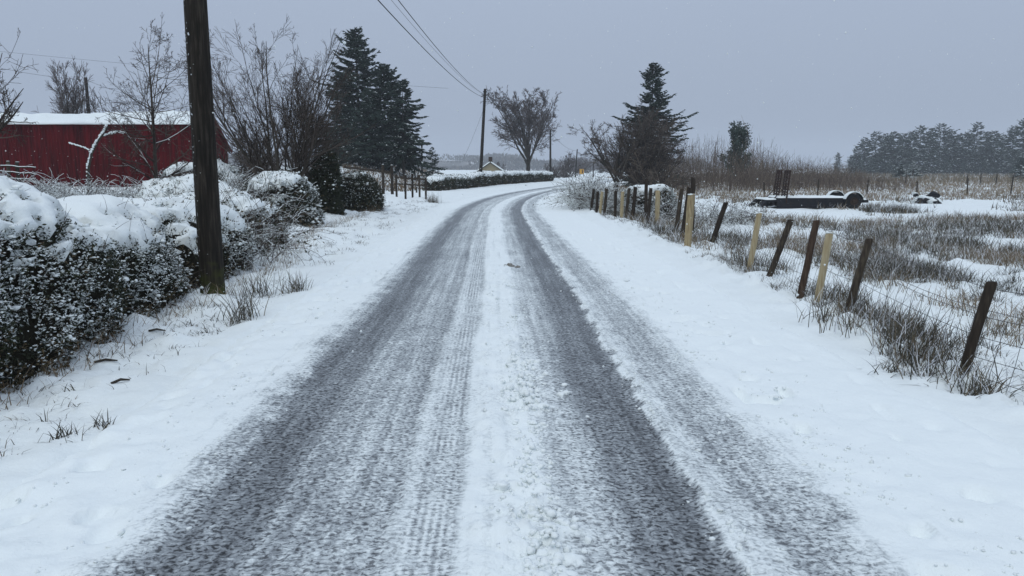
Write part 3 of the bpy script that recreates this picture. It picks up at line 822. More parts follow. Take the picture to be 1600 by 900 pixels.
# ------------------------------------------------------------------ telegraph poles
def pole(label, base, top, r0, r1, group, snowy=True, fittings=True):
    root = tag(empty('telegraph_pole', base), label, 'pole', group)
    d = np.array(top) - np.array(base)
    P = np.array([np.array([0, 0, -0.3])] + [d * t for t in (0.0, 0.04, 0.12, 0.25, 0.4, 0.55, 0.7, 0.85, 1.0)])
    n = len(P)
    rr = np.interp([-0.05, 0, 0.04, 0.12, 0.25, 0.4, 0.55, 0.7, 0.85, 1], [0, 1], [r0, r1]); rr[:2] *= 1.03
    q = Geo(); q.tubes(P[None], rr[None], 20, cap=True); q.build('shaft', M_POLE, root, True)
    if fittings:
        L = np.linalg.norm(d); u = d / L
        for k, off in enumerate((0.25, 0.55)):
            q = Geo(); c = u * (L - off)
            q.tubes(np.array([c + np.array([-0.14, -0.02, 0]), c + np.array([0.14, -0.02, 0])])[None], np.array([[0.012, 0.012]]), 6, cap=True)
            q.build('bolt', M_STEEL, root)
        for k, (off, sx) in enumerate(((0.25, -1), (0.25, 1), (0.55, -1), (0.55, 1))):
            c = u * (L - off) + np.array([0.15 * sx, -0.02, 0])
            q = Geo(); q.tubes(np.array([c + [0, 0, -0.05], c, c + [0, 0, 0.04], c + [0, 0, 0.06]])[None], np.array([[0.03, 0.035, 0.03, 0.015]]), 8, cap=True)
            q.build('insulator', M_STEEL, root, True)
    return root
PA = np.array([*gp(333, 462, 0.0), 0.0]); PA[2] = gz(PA[0], PA[1]) - 0.02
PA_T = PA + np.array([0.0, 0.02, 7.2])
pole('thick dark mossy wooden telegraph pole beside the snow-capped hedge', PA, PA_T, 0.15, 0.118, 'telegraph poles along the lane')
xb, yb = gp(750, 291); PB = np.array([xb, yb, gz(xb, yb)])
xt, zt = at(758, 139, yb); PB_T = np.array([xt, yb, zt])
pole('leaning telegraph pole standing in the long clipped hedge', PB, PB_T, 0.17, 0.12, 'telegraph poles along the lane')
xb, yb = gp(860, 282); PC = np.array([xb, yb, gz(xb, yb)]); xt, zt = at(860, 203, yb); PC_T = np.array([xt, yb, zt])
pole('telegraph pole at the far end of the clipped hedge', PC, PC_T, 0.16, 0.12, 'telegraph poles along the lane')
yb = 150; xb, _ = at(899, 270, yb); PD = np.array([xb, yb, gz(xb, yb)]); xt, zt = at(902, 233, yb); PD_T = np.array([xt, yb, zt])
pole('thin distant telegraph pole beside the yellow sign', PD, PD_T, 0.15, 0.11, 'telegraph poles along the lane', fittings=False)
yb = 185; xb, _ = at(927, 270, yb); PE = np.array([xb, yb, gz(xb, yb)]); xt, zt = at(927, 255, yb); PE_T = np.array([xt, yb, zt])
pole('short distant pole right of the yellow sign', PE, PE_T, 0.15, 0.12, 'telegraph poles along the lane', fittings=False)
yb = 92; xb, _ = at(659, 262, yb); PF = np.array([xb, yb, gz(xb, yb)]); xt, zt = at(659, 226, yb); PF_T = np.array([xt, yb, zt])
pole('slim pole standing next to the small lone spruce', PF, PF_T, 0.13, 0.10, 'poles in the left fields', fittings=False)
yb = 62; xb, _ = at(139, 185, yb); PG = np.array([xb, yb, gz(xb, yb)]); xt, zt = at(134, 121, yb); PG_T = np.array([xt, yb, zt])
pole('slim leaning pole rising behind the red shed roof', PG, PG_T, 0.15, 0.11, 'poles in the left fields', fittings=False)

def cable(label, a, b, sag, r, n=40, name='overhead_cable', group='overhead cables'):
    t = np.linspace(0, 1, n)[:, None]
    P = np.array(a) * (1 - t) + np.array(b) * t; P[:, 2] -= 4 * sag * (t * (1 - t))[:, 0]
    q = Geo(); q.tubes(P[None], np.full((1, n), r), 5); o = q.build(name, M_CABLE, None, True)
    return tag(o, label, 'cable', group)
zt = PB_T[2]
cable('lower thick overhead cable from the mossy pole to the leaning pole', (PA[0] - 0.12, PA[1], 6.2), (PB_T[0] - 0.15, PB[1], zt - 0.75), 0.62, 0.016)
cable('upper thick overhead cable from the mossy pole to the leaning pole', (PA[0] + 0.1, PA[1], 6.72), (PB_T[0] - 0.12, PB[1], zt - 0.45), 0.62, 0.014)
cable('thin overhead wire between the two thick cables', (PA[0], PA[1], 6.5), (PB_T[0] - 0.1, PB[1], zt - 0.5), 0.60, 0.006)
zc = PC_T[2]
cable('upper cable running on from the leaning pole towards the big bare tree', (PB_T[0] + 0.12, PB[1], zt - 0.4), (PC_T[0], PC[1], zc - 0.3), 0.9, 0.016)
cable('lower cable running on from the leaning pole towards the big bare tree', (PB_T[0] + 0.12, PB[1], zt - 0.75), (PC_T[0], PC[1], zc - 0.6), 0.9, 0.016)
cable('distant cable from the hedge-end pole to the pole by the yellow sign', (PC_T[0], PC[1], zc - 0.3), (PD_T[0], PD[1], PD_T[2] - 0.3), 0.7, 0.02)
xs, zs = at(724, 248, 92); cable('thin service wire dropping from the leaning pole towards the fields', (PB_T[0], PB[1], zt - 1.4), (xs, 92, zs), 0.2, 0.010)
x1, z1 = at(-60, 70, 62); x2, z2 = at(760, 146, 150)
xa, za = at(30, 82, 75); xb2, zb2 = at(700, 138, 75)
cable('faint upper wire crossing the sky behind the red shed', at(-80, 72, 75)[0:1] + (75, at(-80, 72, 75)[1]), (xb2, 75, zb2 - 0.0), 0.25, 0.010)
cable('faint wire reaching the pole behind the red shed', (at(-80, 86, 62)[0], 62, at(-80, 86, 62)[1]), (PG_T[0], 62, PG_T[2] - 0.2), 0.3, 0.010)
cable('faint wire descending from the pole behind the red shed', (PG_T[0], 62, PG_T[2] - 0.2), (at(300, 172, 66)[0], 66, at(300, 172, 66)[1]), 0.25, 0.010)

# ------------------------------------------------------------------ red shed
def shed():
    Y0 = 42.0
    xr, ze = at(304, 194, Y0); xl, _ = at(-90, 195, Y0)
    depth = 4.6; Yr = Y0 + 2.0
    _, zr = at(300, 176, Yr); zf = 2.7; Yf = Y0 + depth
    z0 = gz(xr - 8, Y0) - 0.1
    root = tag(empty('shed', (xr, Y0, z0)), 'long dark red corrugated farm shed with snow on its roof', 'shed')
    W = xr - xl
    off = np.array([xr, Y0, z0])
    # corrugated front wall: ridges along x
    pitch = 0.15; nx = int(W / (pitch / 4)); xs = np.linspace(0, -W, nx)
    yy = 0.03 * np.sin(xs * 2 * np.pi / pitch)
    top = (ze - z0) - 0.02 + 0 * xs
    V = np.concatenate([np.stack([xs, yy, 0 * xs], 1), np.stack([xs, yy, top], 1)])
    i = np.arange(nx - 1); Qd = np.stack([i, i + 1, i + 1 + nx, i + nx], 1)
    # sheets overlap every metre or so: built as separate panels
    npan = 20; cut = np.linspace(0, nx - 1, npan + 1).astype(int)
    for a, b in zip(cut[:-1], cut[1:]):
        b2 = min(nx, b + 3); k = b2 - a
        dz = 0.03 * rng.normal(); dy = 0.012 * (rng.random() - 0.5)
        vv = np.concatenate([np.stack([xs[a:b2], yy[a:b2] + dy, 0 * xs[a:b2]], 1), np.stack([xs[a:b2], yy[a:b2] + dy, top[a:b2] + min(dz, 0)], 1)])
        j = np.arange(k - 1)
        mk('wall_sheet', vv, np.stack([j, j + 1, j + 1 + k, j + k], 1), None, M_RED, root, True)
    # gable end facing the lane
    ny = 120; ys = np.linspace(0.02, depth, ny); xx = 0.03 * np.sin(ys * 2 * np.pi / pitch)
    zt_ = np.interp(ys, [0, Yr - Y0, depth], [ze - z0, zr - z0, zf - z0]) - 0.02
    vv = np.concatenate([np.stack([xx, ys, 0 * ys], 1), np.stack([xx, ys, zt_], 1)]); j = np.arange(ny - 1)
    mk('gable_wall', vv, np.stack([j, j + 1, j + 1 + ny, j + ny], 1), None, M_RED, root, True)
    bk = Geo(); bk.box((-W / 2, depth, (zf - z0) / 2), (W, 0.05, zf - z0)); bk.box((-W, depth / 2, (zf - z0) / 2), (0.05, depth - 0.1, zf - z0)); bk.build('back_wall', M_RED, root)
    # roof sheets and the snow lying on them
    def slab(name, pts2, mat, th, x0=0.18, bumpy=0.0, sm=False):
        n = 90; X = np.linspace(x0, -W - 0.2, n)
        pr_ = np.array(pts2)            # (y,z) polyline over the roof
        s = np.linspace(0, 1, 24); sl = np.linspace(0, len(pr_) - 1, 24)
        py = np.interp(sl, np.arange(len(pr_)), pr_[:, 0]); pz = np.interp(sl, np.arange(len(pr_)), pr_[:, 1])
        XX, PY = np.meshgrid(X, py); PZ = np.repeat(pz[:, None], n, 1)
        sagz = -0.16 * np.exp(-((XX + 8.5) / 5) ** 2) + 0.10 * sst(-12, -18, XX)
        PZ = PZ + sagz * np.clip((PZ - pr_[0, 1]) / (pr_[:, 1].max() - pr_[0, 1] + 1e-6), 0, 1)
        up = PZ + th + bumpy * (fbm2(XX * 1.3 + 4, PY * 1.3 + 2, 3) - 0.5)
        if bumpy:
            PY = PY + np.where(np.arange(24)[:, None] == 0, 0.10 * (fbm2(XX * 2.0, PY * 0 + 3, 3) - 0.5), 0)
            up[0] -= th * 0.5; up[-1] -= th * 0.5
        lo = PZ
        Vt = np.concatenate([np.stack([XX, PY, up], -1).reshape(-1, 3), np.stack([XX, PY, lo], -1).reshape(-1, 3)])
        m_ = 24; id_ = np.arange(m_ * n).reshape(m_, n)
        q1 = np.stack([id_[:-1, :-1], id_[1:, :-1], id_[1:, 1:], id_[:-1, 1:]], -1).reshape(-1, 4)
        q2 = q1[:, ::-1] + m_ * n
        bord = np.concatenate([id_[0], id_[1:, -1], id_[-1, -2::-1], id_[-2:0:-1, 0]])
        nb = np.roll(bord, -1); q3 = np.stack([bord, nb, nb + m_ * n, bord + m_ * n], 1)
        mk(name, Vt, np.concatenate([q1, q2, q3]), None, mat, root, sm)
    prof2 = [(-0.2, ze - z0 - 0.06), (Yr - Y0, zr - z0 - 0.02), (depth + 0.2, zf - z0 - 0.06)]
    slab('roof', prof2, M_RED, 0.03)
    slab('roof_snow', [(a_ , b_ + 0.034) for a_, b_ in prof2], M_SNOW, 0.13, 0.05, 0.17, True)
    bg = Geo()
    for (a_, b_), (c_, d_) in zip(prof2[:-1], prof2[1:]):
        p0 = np.array([0.2, a_, b_ - 0.05]); p1 = np.array([0.2, c_, d_ - 0.05]); mid = (p0 + p1) / 2; v = p1 - p0; L = np.linalg.norm(v)
        an = math.atan2(v[2], v[1]); rt = [[1, 0, 0], [0, math.cos(an), -math.sin(an)], [0, math.sin(an), math.cos(an)]]
        bg.box(mid, (0.035, L, 0.16), rt)
    bg.build('bargeboard', M_RED, root)
shed()

# ------------------------------------------------------------------ left-hand hedge and bushes
hb = bush
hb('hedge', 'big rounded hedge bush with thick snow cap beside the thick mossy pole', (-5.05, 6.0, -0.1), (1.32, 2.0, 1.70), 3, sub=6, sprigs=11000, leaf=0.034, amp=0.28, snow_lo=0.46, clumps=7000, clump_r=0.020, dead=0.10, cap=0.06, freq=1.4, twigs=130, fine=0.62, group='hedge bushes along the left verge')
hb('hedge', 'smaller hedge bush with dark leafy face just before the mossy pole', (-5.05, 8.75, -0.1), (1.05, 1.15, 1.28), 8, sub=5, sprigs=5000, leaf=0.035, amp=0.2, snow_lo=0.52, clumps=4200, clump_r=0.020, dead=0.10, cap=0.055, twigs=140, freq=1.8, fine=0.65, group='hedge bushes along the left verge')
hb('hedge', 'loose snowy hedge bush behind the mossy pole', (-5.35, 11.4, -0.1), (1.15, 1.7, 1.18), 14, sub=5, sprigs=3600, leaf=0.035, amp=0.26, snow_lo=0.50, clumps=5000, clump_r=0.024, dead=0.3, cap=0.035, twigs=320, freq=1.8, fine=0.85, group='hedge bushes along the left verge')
bramble('bramble', 'tangle of grey-brown twigs and dead stems right of the mossy pole', (-4.9, 13.2, 0.0), 1.3, 1.1, 21, stems=230, snow=0.45, ell=(0.8, 1.6), leafy=900, group='snowy tangles along the left verge')
bramble('bramble', 'snow-laden grey thicket below the multi-stemmed willow', (-7.6, 20.0, gz(-7.6, 20)), 2.3, 1.05, 22, stems=420, snow=0.6, ell=(1.0, 1.1), r=0.007, group='snowy tangles along the left verge')
bramble('bramble', 'snow-whitened weeds and stems in front of the red shed', (-10.6, 19.0, gz(-10.6, 19.0)), 2.3, 0.8, 23, stems=420, snow=0.85, ell=(1.25, 0.7), r=0.007, group='snowy tangles along the left verge')
bramble('bramble', 'snowy brambles between the shed and the small bare alder', (-8.4, 15.8, gz(-8.4, 15.8)), 1.6, 0.65, 24, stems=260, snow=0.8, ell=(1.6, 0.8), r=0.006, group='snowy tangles along the left verge')
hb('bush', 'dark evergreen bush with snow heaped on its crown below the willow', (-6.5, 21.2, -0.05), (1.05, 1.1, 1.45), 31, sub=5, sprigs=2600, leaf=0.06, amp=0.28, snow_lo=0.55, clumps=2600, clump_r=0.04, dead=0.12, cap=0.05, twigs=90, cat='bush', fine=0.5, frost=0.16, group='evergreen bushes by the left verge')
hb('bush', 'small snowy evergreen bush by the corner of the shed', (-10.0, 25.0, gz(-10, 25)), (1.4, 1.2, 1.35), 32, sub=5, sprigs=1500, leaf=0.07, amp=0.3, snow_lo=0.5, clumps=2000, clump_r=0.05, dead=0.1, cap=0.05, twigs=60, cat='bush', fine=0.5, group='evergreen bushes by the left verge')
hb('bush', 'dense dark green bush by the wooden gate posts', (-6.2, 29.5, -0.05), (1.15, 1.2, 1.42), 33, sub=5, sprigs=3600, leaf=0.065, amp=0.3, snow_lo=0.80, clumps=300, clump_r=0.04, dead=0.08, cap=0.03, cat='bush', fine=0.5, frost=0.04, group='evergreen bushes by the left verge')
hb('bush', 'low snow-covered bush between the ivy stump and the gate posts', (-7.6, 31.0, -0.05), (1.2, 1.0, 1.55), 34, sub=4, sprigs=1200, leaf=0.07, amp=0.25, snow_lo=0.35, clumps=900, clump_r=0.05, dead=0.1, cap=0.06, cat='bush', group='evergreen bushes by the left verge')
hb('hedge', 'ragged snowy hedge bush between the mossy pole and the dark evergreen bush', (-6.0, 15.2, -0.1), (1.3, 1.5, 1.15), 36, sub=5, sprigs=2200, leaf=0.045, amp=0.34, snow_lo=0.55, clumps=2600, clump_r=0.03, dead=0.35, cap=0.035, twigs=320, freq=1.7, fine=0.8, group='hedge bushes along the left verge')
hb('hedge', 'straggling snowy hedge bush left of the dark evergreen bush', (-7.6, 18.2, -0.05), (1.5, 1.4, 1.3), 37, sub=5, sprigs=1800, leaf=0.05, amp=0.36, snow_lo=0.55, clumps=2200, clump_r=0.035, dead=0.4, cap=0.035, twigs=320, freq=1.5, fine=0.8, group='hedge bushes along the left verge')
# ivy-clad stump
hb('ivy_stump', 'tall narrow ivy-covered stump beside the multi-stemmed willow', (at(512, 290, 25.5)[0], 25.5, 0.0), (0.42, 0.42, 2.05), 35, sub=4, sprigs=2400, leaf=0.075, amp=0.25, snow_lo=0.95, clumps=150, clump_r=0.035, dead=0.02, cap=0.0, cat='stump', frost=0.03)

# long clipped hedge by the bend
hx = []
for px, py in ((672, 299), (700, 296), (735, 293), (770, 289), (810, 286), (858, 283)):
    x, y = gp(px, py); hx.append((x, y + 0.6, -0.05))
hb('clipped_hedge', 'shaggy near end of the roadside hedge with patchy snow by the rail fence', tuple(hx[0]), (1.5, 1.02), 41, sub=0.14, path=hx[:3], sprigs=5200, leaf=0.09, amp=0.36, snow_lo=0.60, clumps=500, clump_r=0.05, dead=0.12, cap=0.09, freq=0.9, fine=0.5, frost=0.05, group='roadside hedge at the bend')
hb('clipped_hedge', 'long clipped hedge with flat snow top running to the far pole', tuple(hx[2]), (1.5, 1.2), 42, sub=0.16, path=hx[2:], sprigs=6500, leaf=0.11, amp=0.26, snow_lo=0.45, clumps=500, clump_r=0.06, dead=0.12, cap=0.13, freq=0.8, fine=0.4, frost=0.05, group='roadside hedge at the bend')

# ------------------------------------------------------------------ left-hand trees
xa, _ = at(245, 300, 20); bare_tree('alder_tree', 'small bare alder with open branches in front of the red shed', (xa, 20, gz(xa, 20)), 4.3, 'leader', 0.065, 51, 1.35, snow=0.12, twig_r=0.004)
xa, _ = at(440, 290, 25); bare_tree('willow_tree', 'tall multi-stemmed bare willow fanning out above the verge bushes', (xa, 25, gz(xa, 25)), 5.6, 'multi', 0.06, 52, 1.2, twig_r=0.0042, spread=0.85)
xa, _ = at(484, 290, 27); bare_tree('willow_tree', 'dense bare willow in front of the tall spruces', (xa, 27, gz(xa, 27)), 4.7, 'multi', 0.05, 53, 1.1, twig_r=0.0045, spread=0.7)
xa, _ = at(385, 270, 38); bare_tree('thicket_tree', 'low dense brown thicket behind the willow by the shed', (xa, 38, gz(xa, 38)), 3.6, 'thicket', 0.05, 54, 1.25, twig_r=0.008, cat='thicket')
xa, _ = at(-75, 250, 17); bare_tree('bare_tree', 'bare tree whose drooping twigs hang before the shed roof', (xa, 17, gz(xa, 17)), 4.0, 'round', 0.13, 55, 0.9, twig_r=0.0045, spread=1.9)
xa, _ = at(118, 250, 60); bare_tree('poplar_tree', 'tall columnar bare tree behind the red shed', (xa, 60, gz(xa, 60)), 8.3, 'column', 0.09, 56, 1.3, twig_r=0.012, mat_t=M_PURPLETWIG)
xa, _ = at(180, 250, 62); bare_tree('bare_tree', 'low spreading bare tree behind the shed beside the slim pole', (xa, 62, gz(xa, 62)), 6.2, 'thicket', 0.07, 57, 1.0, twig_r=0.013, mat_t=M_PURPLETWIG)
xa, _ = at(212, 250, 66); bare_tree('bare_tree', 'bare bush rising behind the right half of the shed', (xa, 66, gz(xa, 66)), 6.0, 'thicket', 0.07, 58, 0.8, twig_r=0.013, mat_t=M_PURPLETWIG)
# snow-plastered dead snag before the shed
def snag():
    x0, y0 = at(133, 290, 24)[0], 24.0; z0 = gz(x0, y0)
    root = tag(empty('dead_snag', (x0, y0, z0)), 'broken dead snag plastered with snow in front of the red shed', 'snag')
    pts = [(136, 292), (138, 262), (143, 240), (152, 222), (162, 208), (168, 197)]
    P = np.array([[at(a, b, y0)[0] - x0, 0.0, at(a, b, y0)[1] - z0] for a, b in pts]); P[0, 2] = -0.1
    b1 = np.array([[at(a, b, y0)[0] - x0, 0.0, at(a, b, y0)[1] - z0] for a, b in ((141, 236), (132, 231), (122, 228), (108, 224))])
    b2 = np.array([[at(a, b, y0)[0] - x0, 0.05, at(a, b, y0)[1] - z0] for a, b in ((158, 213), (170, 209), (182, 206), (193, 208))])
    q = Geo(); q.tubes(P[None], np.array([[0.06, 0.05, 0.04, 0.038, 0.03, 0.04]]), 8, cap=True); q.build('trunk', M_BARK, root, True)
    for bb in (b1, b2):
        q = Geo(); q.tubes(bb[None], np.array([[0.025, 0.022, 0.02, 0.012]]), 6); q.build('branch', M_BARK, root, True)
    q = Geo()
    for L, r_, d in ((P, 0.036, (-0.02, -0.03, 0.02)), (b1, 0.022, (0, -0.01, 0.018)), (b2, 0.03, (0, -0.01, 0.02))):
        n = 40; t = np.linspace(0.05, 1, n); C = np.stack([np.interp(t * (len(L) - 1), np.arange(len(L)), L[:, i]) for i in range(3)], 1) + np.array(d)
        C += rng.normal(size=C.shape) * 0.006
        blobs(q, C, r_ * (0.8 + 0.6 * rng.random(n)), 0.9, 0.3)
    q.build('snow', M_SNOWCLUMP, root, True)
snag()

# spruces on the left
def spr_at(px, top, Y, base_rad, seed, label, **kw):
    x, zt_ = at(px, top, Y); z0 = gz(x, Y)
    return conifer('spruce_tree', label, (x, Y, z0), zt_ - z0, base_rad, seed, 'tall spruces left of the lane', **kw)
spr_at(556, 44, 78, 3.9, 61, 'tallest dark spruce of the group behind the willows', nb=360, spr=105, ragged=0.65, base=0.08, snow=0.06, shape=0.66, slen=1.2)
spr_at(531, 112, 80, 3.4, 62, 'dark spruce half hidden behind the willow twigs', nb=260, spr=80, ragged=0.4, base=0.05, shape=0.8)
spr_at(598, 98, 76, 3.3, 63, 'middle spruce leaning its boughs against the tallest one', nb=300, spr=95, ragged=0.7, base=0.12, snow=0.07, shape=0.66, slen=1.2)
spr_at(628, 124, 74, 2.7, 64, 'outer spruce with open gaps and visible lower trunk', nb=170, spr=100, ragged=0.7, base=0.16, snow=0.06, droop=0.55, shape=0.6, slen=1.2)
spr_at(574, 150, 73, 2.7, 60, 'shorter spruce filling the foot of the dark group', nb=230, spr=85, ragged=0.5, base=0.1, snow=0.05, shape=0.8)
x, zt_ = at(675, 229, 88); conifer('spruce_tree', 'small lone spruce in the left field beside the slim pole', (x, 88, gz(x, 88)), zt_ - gz(x, 88), 1.5, 65, None, nb=120, spr=40, ragged=0.3, base=0.02, slen=0.7, snow=0.05)
xa, _ = at(649, 262, 76); bare_tree('birch_tree', 'thin pale bare birch beside the outer spruce', (xa, 76, gz(xa, 76)), 6.4, 'column', 0.06, 66, 0.45, twig_r=0.010, mat_t=M_PURPLETWIG)

# ------------------------------------------------------------------ far trees by the bend
def bt(px, base_y, top, Y, kind, seed, label, tr=0.2, dens=1.0, tw=0.015, mat=None, name='bare_tree', **kw):
    x, zt_ = at(px, top, Y); z0 = gz(x, Y)
    return bare_tree(name, label, (x, Y, z0), (zt_ - z0) * kw.pop('hs', 1.0), kind, tr, seed, dens, twig_r=tw, mat_t=mat, **kw)
bt(826, 283, 124, 112, 'round', 71, 'big round-headed bare tree beyond the clipped hedge', 0.34, 1.3, 0.021, M_PURPLETWIG, hs=1.12, spread=1.15)
bt(884, 281, 232, 150, 'thicket', 73, 'small distant bare tree between the two far telegraph poles', 0.10, 0.9, 0.02, M_PURPLETWIG)
bt(868, 281, 248, 140, 'thicket', 74, 'low distant bare shrub at the foot of the far pole', 0.08, 0.8, 0.02, M_PURPLETWIG)
bt(775, 281, 250, 135, 'thicket', 75, 'low bare shrub beside the yellow-walled house', 0.08, 0.8, 0.018, M_PURPLETWIG)
for i, (px, top, Y) in enumerate(((905, 240, 300), (918, 246, 330), (940, 240, 360), (958, 246, 350), (972, 250, 330))):
    bt(px, 281, top, Y, 'thicket', 80 + i, 'hazy distant bare tree beyond the yellow sign', 0.16, 0.75, 0.05, M_PURPLETWIG, group='hazy trees beyond the yellow sign')

# ------------------------------------------------------------------ right-hand trees
x, zt_ = at(1021, 96, 74); conifer('spruce_tree', 'tall dark spruce behind the bare trees right of the lane', (x, 74, gz(x, 74)), zt_ - gz(x, 74), 3.5, 91, None, nb=420, spr=95, ragged=0.6, base=0.03, snow=0.05, shape=0.85)
bt(966, 285, 172, 58, 'round', 96, 'bare tree with open crown leaning left of the tall spruce', 0.16, 1.02, 0.010, M_TWIG, hs=1.1, spread=1.25)
bt(1004, 285, 182, 60, 'thicket', 93, 'dense dark bare tree directly before the tall spruce', 0.12, 1.35, 0.013, M_TWIG, hs=1.12, spread=0.62)
bt(1022, 285, 225, 58, 'thicket', 94, 'low brown thicket at the foot of the tall spruce', 0.08, 1.1, 0.010, M_SCRUB, hs=1.1)
def leafy_ev():
    Y = 84; x, zt_ = at(1152, 198, Y); z0 = gz(x, Y); h = zt_ - z0
    root = tag(empty('evergreen_tree', (x, Y, z0)), 'slim pale-leaved evergreen rising from the brown scrub', 'tree')
    global rng
    keep = rng; rng = np.random.default_rng(95)
    L0 = poly(np.zeros((1, 3)) - [0, 0, 0.1], np.array([[0.03, 0, 1.0]]), np.array([h]), 0, 0.02, np.array([0.09]), 8, 0.15)
    L1 = grow(*L0, 60, (0.2, 0.98), 50, 0.30, 0.08, 0.08, 0.4, 5)
    q = Geo(); q.tubes(*L0, 7); q.tubes(*L1, 3); q.build('trunk', M_BARK, root, True)
    q = Geo(); P = L1[0].reshape(-1, 3); k = rng.integers(0, len(P), 7500)
    b = P[k] + rng.normal(size=(7500, 3)) * 0.13; dd = rng.normal(size=(7500, 3)); dd[:, 2] -= 0.6; dd /= np.linalg.norm(dd, axis=1, keepdims=True)
    l_ = 0.20 + 0.2 * rng.random(7500); q.leaves(b, dd, l_, l_ * 0.4, 0.4 + 0.6 * rng.random(7500), 0.2); q.build('crown', M_NEEDLE, root)
    q = Geo(); n = 500; k = rng.integers(0, len(P), n); dd = rng.normal(size=(n, 3)); dd[:, 2] *= 0.3; dd /= np.linalg.norm(dd, axis=1, keepdims=True)
    q.leaves(P[k] + rng.normal(size=(n, 3)) * 0.13 + [0, 0, 0.05], dd, np.full(n, 0.16), np.full(n, 0.08), np.full(n, 0.5), 0.1); q.build('snow', M_SNOWCLUMP, root)
    rng = keep
leafy_ev()

# plantation on the right: each tree a copy of one of five
protos = []
FG = 'snow-dusted conifers of the far plantation'
fspec = [(1340, 228, 150), (1352, 214, 152), (1370, 205, 155), (1385, 208, 158), (1398, 205, 150), (1412, 208, 156), (1425, 204, 150), (1440, 196, 160), (1455, 200, 150), (1471, 192, 158), (1488, 205, 152),
         (1500, 208, 160), (1512, 206, 150), (1529, 190, 156), (1545, 205, 150), (1555, 204, 160), (1570, 210, 150), (1586, 196, 145), (1604, 184, 140), (1622, 195, 150), (1640, 190, 150),
         (1330, 245, 148), (1346, 250, 146), (1362, 246, 145), (1392, 250, 145), (1418, 252, 144), (1448, 250, 145), (1480, 250, 146), (1508, 252, 145), (1538, 250, 144), (1566, 252, 146), (1310, 238, 165), (1596, 232, 138)]
pm = []
for i in range(5):
    r_ = conifer('plantation_conifer', 'snow-dusted conifer in the dark row of the far plantation', (0, 0, 0), 10.0, 3.0 + 0.3 * i, 101 + i, FG, nb=190, spr=42, ragged=0.55, base=0.03, snow=0.13, slen=1.4, shape=0.7)
    pm.append(r_)
used = [False] * 5
rr_ = random.Random(5)
for i, (px, top, Y) in enumerate(fspec):
    Y = Y * 1.55
    x, zt_ = at(px, top, Y); z0 = gz(x, Y); s = (zt_ - z0) / 10.0
    k = i % 5
    w = s * rr_.uniform(0.9, 1.25)
    lab = 'small snow-dusted conifer at the foot of the far plantation' if i >= 21 else 'tall snow-dusted conifer in the dark row of the far plantation'
    if not used[k] and i < 21:
        used[k] = True; o = pm[k]; o.location = (x, Y, z0); o.scale = (w, w, s); o.rotation_euler[2] = rr_.uniform(0, 6.28)
        o['label'] = lab
    else:
        dup(pm[k], (x, Y, z0), rr_.uniform(0, 6.28), (w, w, s), lab, FG)
for i, (px, top, Y, lab) in enumerate(((1428, 252, 128, 'small white snow-covered conifer before the plantation'), (1408, 256, 130, 'smallest snow-covered conifer before the plantation'), (1598, 238, 122, 'snow-covered conifer at the near edge of the plantation'))):
    x, zt_ = at(px, top, Y); z0 = gz(x, Y)
    conifer('young_conifer', lab, (x, Y, z0), zt_ - z0, 1.6, 120 + i, None, nb=110, spr=34, base=0.02, snow=0.75, slen=0.8)

# brown willow scrub across the field edge: nobody could count the stems
def scrub():
    q = Geo()
    N = 9000
    px = 1030 + 400 * rng.random(N)
    Y = 64 + 56 * rng.random(N)
    x = (px - 800) / FPX * Y
    top = np.interp(px, [1030, 1060, 1090, 1130, 1180, 1215, 1260, 1310, 1360, 1430], [0.7, 1.0, 1.25, 1.2, 0.95, 0.85, 0.65, 0.55, 0.35, 0.15])
    cl_ = fbm2(x * 0.28 + 3, Y * 0.28, 3)
    keep = rng.random(N) < sst(0.36, 0.55, cl_) * np.interp(px, [1030, 1290, 1430], [1, 0.9, 0.35])
    x, Y, top, cl_ = x[keep], Y[keep], top[keep], cl_[keep]; N = len(x)
    h = 3.9 * top * (0.25 + 1.3 * cl_) * (0.3 + 0.85 * rng.random(N) ** 1.4)
    z = ground(x, Y)
    az = rng.random(N) * 2 * np.pi; tl = np.abs(rng.normal(size=N)) * 0.26
    dv = np.stack([np.cos(az) * np.sin(tl), np.sin(az) * np.sin(tl), np.cos(tl)], 1)
    P = poly(np.stack([x, Y, z - 0.05], 1), dv, h, 0.03, 0.07, np.full(N, 0.016), 4, 0.4)
    q.tubes(*P, 3, tone=np.clip(0.2 + 0.6 * rng.random(N) + 0.6 * (cl_ - 0.5), 0, 1))
    C = grow(*P, 2, (0.15, 0.9), 35, 0.42, 0.05, 0.12, 0.8, 3)
    q.tubes(C[0], np.maximum(C[1], 0.009), 3, tone=rng.random(len(C[0])))
    o = q.build('willow_scrub', M_SCRUB); tag(o, 'mass of brown leafless scrub stems along the field edge', 'scrub', kind='stuff')
scrub()

# ------------------------------------------------------------------ right fence
FP = []   # (kind, base px, top px, radius)
near_posts = [
    ('old', (1496, 611), (1547, 440), 0.038, 'dark weathered fence post leaning hard beside the open wire netting'),
    ('old', (1319, 508), (1357, 373), 0.041, 'dark lichen-stained fence post leaning right of the pale one'),
    ('new', (1275, 485), (1295, 364), 0.044, 'pale new fence post between two dark leaning posts'),
    ('brown', (1248, 474), (1275, 344), 0.043, 'tall reddish-brown fence post left of a pale one'),
    ('old', (1200, 437), (1235, 343), 0.045, 'dark split fence post leaning steeply beside a pale post'),
    ('new', (1170, 426), (1186, 333), 0.048, 'pale upright fence post in long grass'),
    ('old', (1113, 372), (1134, 316), 0.062, 'short dark fence post leaning out over the rushes'),
    ('new', (1074, 391), (1080, 304), 0.080, 'stout pale square-looking post at the fence corner'),
    ('old', (1066, 372), (1077, 293), 0.062, 'dark post tied behind the stout pale corner post'),
    ('old', (1056, 360), (1065, 295), 0.062, 'dark slanting post left of the stout pale corner post')]
